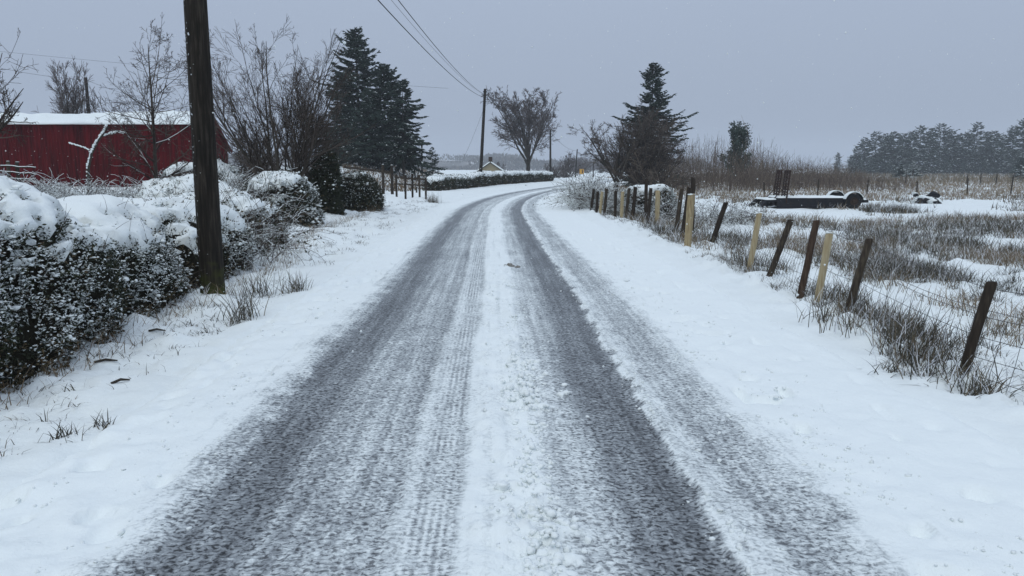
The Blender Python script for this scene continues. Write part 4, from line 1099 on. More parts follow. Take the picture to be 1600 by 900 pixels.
def post(kind, base, top, r, label, group, square=False, snow=True):
    base = np.array(base, float); top = np.array(top, float); d = top - base
    root = tag(empty('fence_post', base), label, 'post', group)
    k = 10
    P = np.array([-d * 0.12, d * 0.0, d * 0.25, d * 0.5, d * 0.75, d * 0.985, d])
    rr = r * np.array([1, 1.02, 1, 0.99, 0.98, 0.97, 0.90])
    q = Geo(); q.tubes(P[None], rr[None], 4 if square else k, cap=True, tone=0.35 + 0.3 * rng.random())
    V = q.V[0]; V += rng.normal(size=V.shape) * r * 0.05
    kk = 4 if square else k; V[-kk:, 2] += (V[-kk:, 0] - V[-kk:, 0].mean()) * rng.uniform(-0.5, 0.5)
    q.build('shaft', {'old': M_OLDWOOD, 'new': M_NEWWOOD, 'brown': M_BROWNWOOD}[kind], root, not square)
    if snow:
        q = Geo(); n = 6
        C = d[None] + np.stack([rng.normal(size=n) * r * 0.35, rng.normal(size=n) * r * 0.35, np.full(n, 0.004)], 1)
        blobs(q, C, r * (0.35 + 0.4 * rng.random(n)), 0.3, 0.25); q.build('snow', M_SNOWCLUMP, root, True)
    return root
line = []
GRP = 'posts of the roadside fence'
for kind, b, t, r, lab in near_posts:
    X, Y = gp(*b, z=-0.08)
    z = min(gz(X, Y), -0.08); xt, zt_ = at(*t, Y)
    post(kind, (X, Y, z), (xt, Y - 0.02, zt_), r, lab, GRP, square=(r == 0.080), snow=(kind == 'new'))
    line.append((np.array([X, Y, z]), np.array([xt, Y - 0.02, zt_])))
far_posts = [('old', 1082, 330, 1083, 278, 23.5, 0.075), ('new', 1027, 330, 1028, 297, 26.0, 0.085), ('old', 1009, 325, 1010, 279, 27.0, 0.06), ('old', 1012, 338, 1017, 294, 25.0, 0.06), ('old', 988, 338, 993, 292, 25.5, 0.062), ('old', 978, 338, 983, 294, 26.0, 0.055),
             ('new', 971, 332, 973, 299, 26.6, 0.06), ('old', 961, 335, 962, 298, 27.0, 0.055), ('old', 944, 338, 948, 295, 27.4, 0.055), ('new', 937, 340, 941, 299, 27.6, 0.055), ('old', 932, 334, 934, 299, 28.0, 0.05), ('old', 923, 337, 928, 295, 28.4, 0.05)]
ORD = ['first', 'second', 'third', 'fourth', 'fifth', 'sixth', 'seventh', 'eighth', 'ninth', 'tenth', 'eleventh', 'twelfth']
for ip, (kind, bx_, by_, tx_, ty_, Y, r) in enumerate(far_posts):
    x0, _ = at(bx_, by_, Y); z = gz(x0, Y); xt, zt_ = at(tx_, ty_, Y)
    lab = ('pale' if kind == 'new' else 'dark') + ' fence post, ' + ORD[len(far_posts) - 1 - ip] + ' in the dense row counted from the bramble mound'
    post(kind, (x0, Y, z), (xt, Y, zt_), r, lab, GRP, snow=(kind == 'new'))
# wires
def strand(name, label, pts, r, cat='wire', group='wires of the roadside fence', sag=0.03, barbs=False):
    P = []
    for a, b in zip(pts[:-1], pts[1:]):
        t = np.linspace(0, 1, 10)[:-1, None]; seg = np.array(a) * (1 - t) + np.array(b) * t; seg[:, 2] -= 4 * sag * (t * (1 - t))[:, 0]; P.append(seg)
    P.append(np.array(pts[-1])[None]); P = np.concatenate(P)
    q = Geo(); q.tubes(P[None], np.full((1, len(P)), r), 4, tone=0.5)
    if barbs:
        L = np.concatenate([[0], np.cumsum(np.linalg.norm(np.diff(P, axis=0), axis=1))]); s = np.arange(0.1, L[-1], 0.13)
        C = np.stack([np.interp(s, L, P[:, i]) for i in range(3)], 1); dv = rng.normal(size=C.shape) * 0.018
        q.tubes(np.stack([C - dv, C + dv], 1), np.full((len(C), 2), r * 0.8), 3)
    return tag(q.build(name, M_WIRE), label, cat, group)
order = [0, 1, 3, 4, 6]
beyond = (np.array([3.95, 3.0, gz(3.95, 3.0) + 0.02]), np.array([4.15, 3.0, gz(3.95, 3.0) + 0.95]))
run = [beyond] + [line[i] for i in order]
def onp(i, h):  # point on the field side of post i at fraction h
    b, t = run[i]; return b * (1 - h) + t * h + np.array([0.05, 0, 0])
strand('barbed_wire', 'single barbed wire strand along the tops of the leaning posts', [onp(i, 0.93) for i in range(len(run))], 0.0026, barbs=True)
strand('fence_wire', 'plain wire strand below the barbed wire on the leaning posts', [onp(i, 0.74) for i in range(len(run))], 0.0022, sag=0.05)
def netting():
    q = Geo()
    hs = [0.02, 0.16, 0.32, 0.50, 0.68]
    runs = [onp_list for onp_list in [[(run[i], run[i + 1]) for i in range(len(run) - 1)]]][0]
    for (b0, t0), (b1, t1) in runs:
        L = np.linalg.norm(b1 - b0); n = max(4, int(L / 0.16))
        s = np.linspace(0, 1, n)
        grid = []
        for h in hs:
            A = b0 * (1 - h) + t0 * h; B_ = b1 * (1 - h) + t1 * h
            P = A[None] * (1 - s[:, None]) + B_[None] * s[:, None] + np.array([0.05, 0, 0])
            P[:, 2] -= 0.05 * 4 * s * (1 - s) * h; P[:, 0] += 0.03 * (vn2(s * 4 + L, s * 0 + h * 9) - 0.5)
            grid.append(P); q.tubes(P[None], np.full((1, n), 0.0026), 3)
        G = np.stack(grid, 1)
        q.tubes(G, np.full(G.shape[:2], 0.0024), 3)
    tag(q.build('wire_netting', M_WIRE), 'sagging sheep netting strung between the dark leaning posts', 'netting', 'wires of the roadside fence')
netting()

# snowy bramble mounds by the bend
bramble('bramble', 'rounded snowy bramble mound at the near inside of the bend', (at(925, 330, 31)[0], 31.0, -0.05), 1.5, 1.15, 141, stems=420, snow=0.75, ell=(0.75, 1.5), r=0.008, leafy=1500, group='bramble mounds at the bend')
hb('bush', 'low bush under a smooth snow hat behind the dense fence posts', (at(1012, 320, 30)[0], 30.2, -0.35), (1.15, 0.9, 1.25), 142, sub=5, sprigs=1600, leaf=0.07, amp=0.25, snow_lo=0.62, clumps=700, clump_r=0.05, dead=0.4, cap=0.07, twigs=60, cat='bush')
bramble('bramble', 'tangled snowy brambles behind the dense fence posts', (at(985, 330, 29)[0], 29.0, -0.2), 1.4, 0.95, 143, stems=300, snow=0.6, ell=(1.5, 0.8), r=0.007, leafy=900, group='bramble mounds at the bend')
bramble('bramble', 'low tangle of dead stems beyond the corner post', (at(1120, 330, 27)[0], 27.0, -0.35), 1.6, 0.8, 144, stems=260, snow=0.5, ell=(1.5, 0.9), r=0.006, leafy=300, group='bramble mounds at the bend')

# ------------------------------------------------------------------ low-loader trailer
def trailer():
    Y = 37.6
    xl, _ = at(1191, 318, Y); xr, _ = at(1367, 314, Y); z0 = gz((xl + xr) / 2, Y + 1)
    L = xr - xl; u = L / 176.0                      # metres per photo pixel here
    root = tag(empty('plant_trailer', (xl, Y, z0)), 'low dark plant trailer with upright loading ramps and snow on its deck', 'trailer')
    Wd = 1.9
    zt_ = at(1270, 309.5, Y)[1] - z0                # deck top
    q = Geo()
    q.box((L * 0.44, Wd / 2, zt_ - 0.05), (L * 0.62, Wd, 0.10)); q.build('deck', M_STEEL, root)
    for yy in (0.02, Wd - 0.02):
        q = Geo(); q.box((L * 0.44, yy, zt_ - 0.29), (L * 0.62, 0.08, 0.38)); q.build('side_beam', M_STEEL, root)
    for k in range(7):
        q = Geo(); q.box((L * (0.17 + 0.09 * k), Wd / 2, zt_ - 0.20), (0.07, Wd - 0.14, 0.14)); q.build('cross_member', M_STEEL, root)
    # beaver tail
    for yy in (0.25, Wd - 0.25):
        q = Geo(); P = np.array([[L * 0.13, yy, zt_ - 0.12], [0.25, yy, zt_ - 0.16], [0.02, yy, zt_ - 0.40]])
        for a, b in zip(P[:-1], P[1:]):
            v = b - a; an = math.atan2(v[2], v[0]); rt = [[math.cos(an), 0, -math.sin(an)], [0, 1, 0], [math.sin(an), 0, math.cos(an)]]
            q.box((a + b) / 2, (np.linalg.norm(v) + 0.04, 0.5, 0.10), rt)
        q.build('tail_ramp', M_STEEL, root)
    q = Geo(); q.box((L * 0.10, Wd / 2, zt_ - 0.30), (0.12, Wd, 0.16)); q.build('rear_beam', M_STEEL, root)
    for yy in (0.3, Wd - 0.3):
        q = Geo(); q.box((L * 0.06, yy, 0.13), (0.09, 0.09, 0.38)); q.box((L * 0.06, yy, 0.0), (0.2, 0.2, 0.04)); q.build('support_leg', M_STEEL, root)
    # upright ramps, each a ladder of rungs in three rails
    RW = 0.72
    for yy in (0.0, Wd - RW):
        h = 1.36; lean = 0.12; x0 = L * 0.215
        rp = Geo()
        def pt(s, z): return np.array([x0 + lean * z / h + 0.0, yy + s, zt_ + z])
        for s in (0.0, RW / 2, RW):
            rp.tubes(np.array([pt(s, -0.25), pt(s, h)])[None], np.array([[0.045, 0.038]]), 4, cap=True)
        # ramps are seen obliquely: they are set at an angle across the tail
        ramp_o = rp.build('ramp', M_RUST, root)
        for k in range(11):
            z_ = 0.03 + k * (h - 0.06) / 10
            rg = Geo(); a, b = pt(0.0, z_), pt(RW, z_)
            rg.box((a + b) / 2, (0.06, RW, 0.07)); rg.build('rung', M_RUST, ramp_o)
        rg = Geo(); a, b = pt(0.0, h - 0.02), pt(RW, h - 0.02); rg.box((a + b) / 2 + [0, 0, -0.06], (0.03, RW + 0.02, 0.16)); rg.build('toe_plate', M_RUST, ramp_o)
        st = Geo(); st.tubes(np.array([[x0 - 0.02 + lean * 0.5, yy + 0.2, zt_ + 0.62], [x0 - 0.62, yy + 0.2, zt_ - 0.1]])[None], np.array([[0.025, 0.025]]), 5, cap=True)
        st.tubes(np.array([[x0 + 0.02 + lean * 0.4, yy + 0.2, zt_ + 0.55], [x0 + 0.48, yy + 0.2, zt_ - 0.02]])[None], np.array([[0.018, 0.018]]), 5, cap=True)
        st.build('brace', M_RUST, ramp_o)
    # wheels with round mudguards
    xw = at(1332, 310, Y)[0] - xl
    for yy in (-0.10, Wd + 0.10):
        wh = empty('wheel', (xw, yy, 0.36)); wh.parent = root
        prof = [(-0.12, 0.20), (-0.12, 0.34), (-0.09, 0.375), (0.09, 0.375), (0.12, 0.34), (0.12, 0.20)]
        n = 28; a = np.arange(n) * 2 * np.pi / n
        V = np.array([[r * math.cos(t), y_, r * math.sin(t)] for y_, r in prof for t in a]); id_ = np.arange(len(prof) * n).reshape(len(prof), n)
        Qd = np.stack([id_[:-1], np.roll(id_[:-1], -1, 1), np.roll(id_[1:], -1, 1), id_[1:]], -1).reshape(-1, 4)
        mk('tyre', V, Qd, None, M_RUBBER, wh, True, {'tone': np.full(len(V), 0.5)})
        prof = [(-0.10, 0.001), (-0.10, 0.06), (-0.05, 0.08), (-0.05, 0.18), (-0.11, 0.205), (0.11, 0.205), (0.05, 0.18), (0.05, 0.001)]
        V = np.array([[r * math.cos(t), y_, r * math.sin(t)] for y_, r in prof for t in a]); id_ = np.arange(len(prof) * n).reshape(len(prof), n)
        Qd = np.stack([id_[:-1], np.roll(id_[:-1], -1, 1), np.roll(id_[1:], -1, 1), id_[1:]], -1).reshape(-1, 4)
        mk('rim', V, Qd, None, M_STEEL, wh, False, {'tone': np.full(len(V), 0.8)})
        # mudguard: half drum, snow along its crown
        def arch(name, r, w0, w1, th, a0, a1, mat, sm=True):
            n = 20; t = np.linspace(a0, a1, n)
            V = []
            for tt in t:
                for rr2, yy2 in ((r, w0), (r, w1), (r + th, w1), (r + th, w0)): V.append((xw + rr2 * math.cos(tt), yy + yy2, 0.36 + rr2 * math.sin(tt)))
            id_ = np.arange(n * 4).reshape(n, 4)
            Qd = np.stack([id_[:-1], id_[1:], np.roll(id_[1:], -1, 1), np.roll(id_[:-1], -1, 1)], -1).reshape(-1, 4)
            Qd = np.concatenate([Qd, id_[0][None], id_[-1][None, ::-1]])
            return mk(name, V, Qd, None, mat, root, False, {'tone': np.full(len(V), 0.4)})
        arch('mudguard', 0.42, -0.17, 0.17, 0.02, -0.05, math.pi + 0.05, M_STEEL)
        arch('mudguard_snow', 0.444, -0.16, 0.16, 0.035, 0.5, math.pi - 0.25, M_SNOW)
    q = Geo(); q.tubes(np.array([[xw, -0.1, 0.36], [xw, Wd + 0.1, 0.36]])[None], np.array([[0.05, 0.05]]), 8); q.build('axle', M_STEEL, root)
    # drawbar
    q = Geo()
    for s in (-1, 1):
        a = np.array([L * 0.74, Wd / 2 + s * 0.55, zt_ - 0.18]); b = np.array([L * 0.96, Wd / 2 + s * 0.06, zt_ - 0.16]); v = b - a; an = math.atan2(v[1], v[0])
        q.box((a + b) / 2, (np.linalg.norm(v), 0.09, 0.14), [[math.cos(an), -math.sin(an), 0], [math.sin(an), math.cos(an), 0], [0, 0, 1]])
    q.box((L * 0.84, 0.35, zt_ - 0.16), (L * 0.22, 0.5, 0.14)); q.box((L * 0.985, Wd / 2, zt_ - 0.16), (0.25, 0.12, 0.12))
    q.tubes(np.array([[L * 0.93, Wd / 2, -0.02], [L * 0.93, Wd / 2, zt_]])[None], np.array([[0.03, 0.03]]), 6, cap=True)
    q.build('drawbar', M_STEEL, root)
    # snow lying along the deck and tail
    def sheet(name, x0, x1, y0, y1, z_, th):
        nx, ny = 60, 14; X, Y_ = np.meshgrid(np.linspace(x0, x1, nx), np.linspace(y0, y1, ny))
        e = np.minimum(np.minimum(X - x0, x1 - X), np.minimum(Y_ - y0, y1 - Y_)); Z = z_ + th * sst(-0.02, 0.06, e) * (0.6 + 0.8 * fbm2(X * 3 + 3, Y_ * 3, 3)) - 0.01 * (e <= 0)
        id_ = np.arange(nx * ny).reshape(ny, nx); mk(name, np.stack([X, Y_, Z], -1), np.stack([id_[:-1, :-1], id_[:-1, 1:], id_[1:, 1:], id_[1:, :-1]], -1).reshape(-1, 4), None, M_SNOW, root, True)
    sheet('deck_snow', L * 0.14, L * 0.745, 0.0, Wd, zt_ + 0.003, 0.08)
    sheet('tail_snow', 0.2, L * 0.135, 0.02, Wd - 0.02, zt_ - 0.09, 0.07)
    sheet('drawbar_snow', L * 0.74, L * 0.94, 0.12, 0.60, zt_ - 0.087, 0.06)
trailer()

# ------------------------------------------------------------------ far field fence
for i, (px, base, top) in enumerate(((1194, 300, 285), (1279, 301, 280), (1357, 300, 281), (1433, 300, 283), (1513, 297, 278), (1583, 298, 277))):
    Y = 56.0; x, zt_ = at(px, top, Y); z = gz(x, Y)
    post('old', (x - 0.06 * (i % 3 - 1), Y, z), (x, Y, zt_), 0.05, 'thin dark post of the fence across the field behind the trailer', 'posts of the far field fence', snow=False)
for i, px in enumerate((1512, 1533, 1558, 1584, 1416)):
    Y = 92.0; x, zt_ = at(px, 268, Y); z = gz(x, Y)
    post('old', (x, Y, z), (x + 0.05, Y, z + 1.25), 0.06, 'tiny far post in the brown grass before the plantation', 'posts before the plantation', snow=False)
for h in (1.1, 0.7):
    q = [(at(px, 290, 56.0)[0], 56.0, gz(at(px, 290, 56.0)[0], 56.0) + h) for px in (1194, 1279, 1357, 1433, 1513, 1583, 1650)]
    strand('fence_wire', ('upper' if h > 1 else 'lower') + ' wire of the fence across the field behind the trailer', q, 0.004, group='wires of the far field fence', sag=0.05)

# ------------------------------------------------------------------ left field fences
for i, (px, base, top) in enumerate(((598, 300, 257), (612, 300, 258), (619, 298, 272), (633, 297, 273), (644, 300, 271), (655, 297, 273), (665, 299, 277))):
    Y = 41 + (i % 3) * 1.3 if i > 1 else 47
    x, zt_ = at(px, top, Y); z = gz(x, Y)
    lab = ('tall dark gatepost between the green bush and the rail fence', 'second tall dark gatepost beside the rail fence')[i] if i < 2 else 'short dark post of the rail fence before the clipped hedge'
    post('old', (x, Y, z), (x, Y, zt_), 0.09 if i < 2 else 0.06, lab, 'posts of the left rail fence')
def rail(label, a, b, r=0.04, snow=True, grp='rails of the left fences', mat=None):
    a, b = np.array(a, float), np.array(b, float)
    root = tag(empty('fence_rail', a), label, 'rail', grp)
    n = 12; t = np.linspace(0, 1, n)[:, None]; P = (b - a) * t; P[:, 2] += 0.015 * rng.normal(size=n)
    q = Geo(); q.tubes(P[None], np.full((1, n), r), 5, cap=True); q.build('bar', mat or M_OLDWOOD, root)
    if snow:
        q = Geo(); P2 = P.copy(); P2[:, 2] += r * 0.8; q.tubes(P2[None], np.full((1, n), r * 0.7), 5, cap=True); q.build('snow', M_SNOWCLUMP, root, True)
xA, zA = at(616, 277, 42); xB, zB = at(667, 281, 42); rail('dark top rail of the fence before the clipped hedge', (xA, 42, zA), (xB, 42, zB), 0.05, False)
xA, zA = at(616, 287, 42); xB, zB = at(667, 290, 42); rail('dark lower rail of the fence before the clipped hedge', (xA, 42, zA), (xB, 42, zB), 0.04, False)
xA, zA = at(538, 261, 47); xB, zB = at(614, 270, 47); rail('long dark rail sloping from the spruces to the gateposts', (xA, 47, zA), (xB, 47, zB), 0.07, False)
# little snowy paddock fence at the far left
for i, (px, top) in enumerate(((-6, 253), (12, 252), (26, 253))):
    Y = 24; x, zt_ = at(px, top, Y); z = gz(x, Y); post('old', (x, Y, z), (x, Y, zt_), 0.055, 'snow-capped wooden post of the paddock fence by the shed', 'paddock fence posts', snow=True)
for k, (y1, y2) in enumerate(((258, 262), (268, 272), (278, 281))):
    xA, zA = at(-40, y1 - 2, 24); xB, zB = at(58, y2, 24)
    rail(('top', 'middle', 'bottom')[k] + ' snowy rail of the paddock fence by the shed', (xA, 23.93, zA), (xB, 23.93, zB), 0.022, True, 'rails of the paddock fence')
# small stubs in the verge snow
for px, py, h, lab in ((651, 302, 0.4, 'short dark marker stub in the snow before the clipped hedge'), (238, 318, 0.35, 'short stub capped with snow beside the alder')):
    x, y = gp(px, py); z = gz(x, y)
    post('old', (x, y, z), (x, y, z + h), 0.06, lab, None)

# ------------------------------------------------------------------ house beyond the clipped hedge and the yellow sign
def house():
    Y = 122; xc, zr = at(766, 254, Y); z0 = gz(xc, Y); w = 5.0; dp = 7.0
    root = tag(empty('house', (xc, Y, z0)), 'small cream-walled house with snowy roof half hidden by the clipped hedge', 'house')
    mw, n, l, b = mat_base('cream_render'); 
    tc = n.new('ShaderNodeTexCoord'); no = n.new('ShaderNodeTexNoise'); no.inputs['Scale'].default_value = 1.5; no.inputs['Detail'].default_value = 6; l.new(tc.outputs['Object'], no.inputs['Vector'])
    r = ramp(n, [(0.3, (0.28, 0.23, 0.14)), (0.7, (0.34, 0.30, 0.20))]); l.new(no.outputs['Fac'], r.inputs['Fac']); l.new(r.outputs[0], b.inputs['Base Color']); b.inputs['Roughness'].default_value = 0.9
    he = (zr - z0) - 1.75
    V = np.array([(-w / 2, 0, -0.2), (w / 2, 0, -0.2), (w / 2, 0, he), (0, 0, zr - z0 - 0.1), (-w / 2, 0, he)]); V2 = V + [0, dp, 0]
    VV = np.concatenate([V, V2])
    mk('wall', VV, [[0, 1, 2, 4], [1, 6, 7, 2], [6, 5, 9, 7], [5, 0, 4, 9]], [[4, 2, 3], [7, 9, 8]], mw, root)
    for nm, th, m_ in (('roof', 0.08, M_STEEL), ('roof_snow', 0.16, M_SNOW)):
        q = Geo()
        for s in (-1, 1):
            a = np.array([s * (w / 2 + 0.3), dp / 2, he - 0.2]); b_ = np.array([0, dp / 2, zr - z0 - 0.05]); v = b_ - a; an = math.atan2(v[2], v[0])
            rt = [[math.cos(an), 0, -math.sin(an)], [0, 1, 0], [math.sin(an), 0, math.cos(an)]]
            nrm = np.array([-math.sin(an), 0, math.cos(an)]); nrm = nrm if nrm[2] > 0 else -nrm
            q.box((a + b_) / 2 + nrm * (0.04 if nm == 'roof' else 0.17), (np.linalg.norm(v), dp + 0.5, th), rt)
        q.build(nm, m_, root)
    q = Geo(); q.box((0.0, 1.2, zr - z0 + 0.45), (0.6, 0.5, 0.9)); ch = q.build('chimney', M_BROWNWOOD, root)
    q = Geo(); q.box((-0.9, -0.03, he * 0.55), (0.9, 0.06, 1.0)); wi = q.build('window', M_STEEL, root)
house()
def sign():
    Y = 146; x, z1 = at(909, 262, Y); z0 = gz(x, Y)
    root = tag(empty('road_sign', (x, Y, z0)), 'small plain yellow-orange sign panel beside the distant lane', 'sign')
    m, n, l, b = mat_base('yellow_panel'); tc = n.new('ShaderNodeTexCoord'); no = n.new('ShaderNodeTexNoise'); no.inputs['Scale'].default_value = 3; l.new(tc.outputs['Object'], no.inputs['Vector'])
    r = ramp(n, [(0.3, (0.55, 0.27, 0.03)), (0.7, (0.62, 0.34, 0.05))]); l.new(no.outputs['Fac'], r.inputs['Fac']); l.new(r.outputs[0], b.inputs['Base Color'])
    zc_ = at(909, 268, Y)[1] - z0
    for s in (-0.35, 0.35):
        q = Geo(); q.box((s, 0.05, zc_ / 2), (0.07, 0.07, zc_ + 0.3)); q.build('post', M_STEEL, root)
    q = Geo(); q.box((0, 0, zc_), (0.8, 0.04, 0.95)); q.build('panel', m, root)
    q = Geo(); q.box((0.12, -0.03, zc_), (0.14, 0.03, 0.7)); q.build('dark_symbol', M_STEEL, root)
sign()

# ------------------------------------------------------------------ distant land
M_HEATH = tone_mat('heath', [(0.2, (0.06, 0.05, 0.045)), (0.5, (0.16, 0.14, 0.13)), (0.62, (0.7, 0.72, 0.75))], 0.9, (0.03, 1.6))
def hills():
    n = 160; X = np.linspace(-600, 600, n)
    Y0 = 880
    h = (8.0 + 10 * fbm2(X * 0.006 + 2, X * 0 + 1, 4)) * (0.25 + 0.75 * sst(160, 20, X))
    V = []; prof = [(-60, -0.05), (-35, 0.35), (-10, 0.85), (10, 1.0), (40, 0.8), (120, 0.0)]
    for dy, k in prof: V.append(np.stack([X, Y0 + dy + 0 * X, h * k - 1.0], 1))
    V = np.concatenate(V); id_ = np.arange(len(prof) * n).reshape(len(prof), n)
    o = mk('hill', V, np.stack([id_[:-1, :-1], id_[:-1, 1:], id_[1:, 1:], id_[1:, :-1]], -1).reshape(-1, 4), None, M_HEATH, None, True, {'tone': np.full(len(V), 0.45)}); tag(o, 'low hazy ridge beyond the fields', 'hill', kind='structure')
    q = Geo(); N = 26000
    x = -420 + 600 * rng.random(N); band = rng.random(N)
    yb = np.where(band < 0.5, 690 + 40 * rng.random(N), 865 + 30 * rng.random(N))
    hh = (4.0 + 8 * fbm2(x * 0.05 + 9, yb * 0.02, 3)) * (fbm2(x * 0.018 + 30, yb * 0.01, 2) > 0.42) + 1.0
    z = np.where(band < 0.5, 0, h.mean() * 0.75) + hh * rng.random(N) ** 0.8
    c = np.stack([x, yb, z], 1); dd = rng.normal(size=(N, 3)); dd[:, 2] = np.abs(dd[:, 2]) + 0.6; dd /= np.linalg.norm(dd, axis=1, keepdims=True)
    L = 2.2 + 2.6 * rng.random(N); q.leaves(c, dd, L, L * 0.45, rng.random(N), 0.1)
    o = q.build('distant_woodland', M_TWIG); tag(o, 'hazy belt of distant bare woodland along the skyline', 'woodland', kind='stuff')
hills()

# ------------------------------------------------------------------ rushes and grass
def on_ground(x, y, dz=0.0): return np.stack([x, y, ground(x, y) + dz], 1)
def field_grass():
    # dense rushes and rough grass across the bog, as wide bands with gaps of snow
    q = Geo(); qs = Geo()
    N = 26000
    Y = 8 + (150 - 8) * rng.random(N) ** 1.9
    px = 860 + 790 * rng.random(N)
    x = (px - 800) / FPX * Y * 1.02
    d = x - cx(Y)
    dens = fbm2(x * 0.55 + 3, Y * 0.35 + 8, 4)
    zone = np.interp(Y, [8, 11, 13, 16, 25, 28, 31, 40, 44, 55, 70, 150], [0.0, 0.02, 0.26, 0.56, 0.66, 0.40, 0.08, 0.10, 0.45, 0.62, 0.95, 1.25])
    keep = (rng.random(N) < sst(0.62 - 0.5 * zone, 0.82 - 0.5 * zone, dens)) & (d > 4.3)
    x, Y, d = x[keep], Y[keep], d[keep]
    base = on_ground(x, Y)
    n = len(x)
    per = np.where(Y < 30, 11, np.where(Y < 60, 6, 4))
    ii = np.repeat(np.arange(n), per); C = len(ii)
    b = base[ii] + np.stack([rng.normal(size=C) * 0.11, rng.normal(size=C) * 0.11, np.full(C, -0.03)], 1)
    az = rng.random(C) * 2 * np.pi; tl = np.minimum(np.abs(rng.normal(size=C)) * 0.55, 1.3)
    dv = np.stack([np.cos(az) * np.sin(tl), np.sin(az) * np.sin(tl), np.cos(tl)], 1)
    hgt = (0.30 + 0.35 * fbm2(x * 0.7, Y * 0.7 + 5, 3))[ii] * (0.45 + 0.7 * rng.random(C)) * np.interp(Y[ii], [8, 30, 60, 150], [0.95, 1.0, 1.1, 1.5])
    brown = sst(36, 62, Y)[ii] * 0.42 + 0.35 * sst(0.45, 0.65, fbm2(x * 0.25 + 9, Y * 0.25, 3))[ii]
    tone = np.clip(0.12 + 0.45 * rng.random(C) + brown + 0.22 * (fbm2(x * 0.6 + 2, Y * 0.6, 2) > 0.52)[ii], 0, 0.8)
    snowf = np.interp(Y[ii], [8, 30, 60, 150], [0.2, 0.2, 0.14, 0.04])
    tone = np.where(rng.random(C) < snowf, 0.87 + 0.13 * rng.random(C), tone)
    wd = np.interp(Y[ii], [8, 20, 40, 150], [0.008, 0.013, 0.025, 0.08])
    nr_ = Y[ii] < 32; dr_ = 0.25 + 0.5 * rng.random(C)
    q.blades(b[nr_], dv[nr_], hgt[nr_], wd[nr_], dr_[nr_], tone[nr_], 2)
    q.blades(b[~nr_], dv[~nr_], hgt[~nr_], wd[~nr_] * 1.5, dr_[~nr_], tone[~nr_], 1)
    # tall brown grass right up to the plantation
    N = 8000; Y = 95 + 150 * rng.random(N); px = 1080 + 560 * rng.random(N); x = (px - 800) / FPX * Y
    b = on_ground(x, Y, -0.03); az = rng.random(N) * 2 * np.pi; tl = np.abs(rng.normal(size=N)) * 0.35
    dv = np.stack([np.cos(az) * np.sin(tl), np.sin(az) * np.sin(tl), np.cos(tl)], 1)
    q.blades(b, dv, (0.5 + 0.8 * rng.random(N)) * (0.6 + 0.8 * fbm2(x * 0.1, Y * 0.1, 3)), np.interp(Y, [95, 245], [0.11, 0.26]), 0.2 + 0.4 * rng.random(N), np.where(rng.random(N) < 0.07, 0.9, 0.35 + 0.45 * rng.random(N)), 1)
    tag(q.build('field_grass', M_RUSH), 'rough rushes and dead grass poking through the snow of the field', 'grass', kind='stuff')
field_grass()
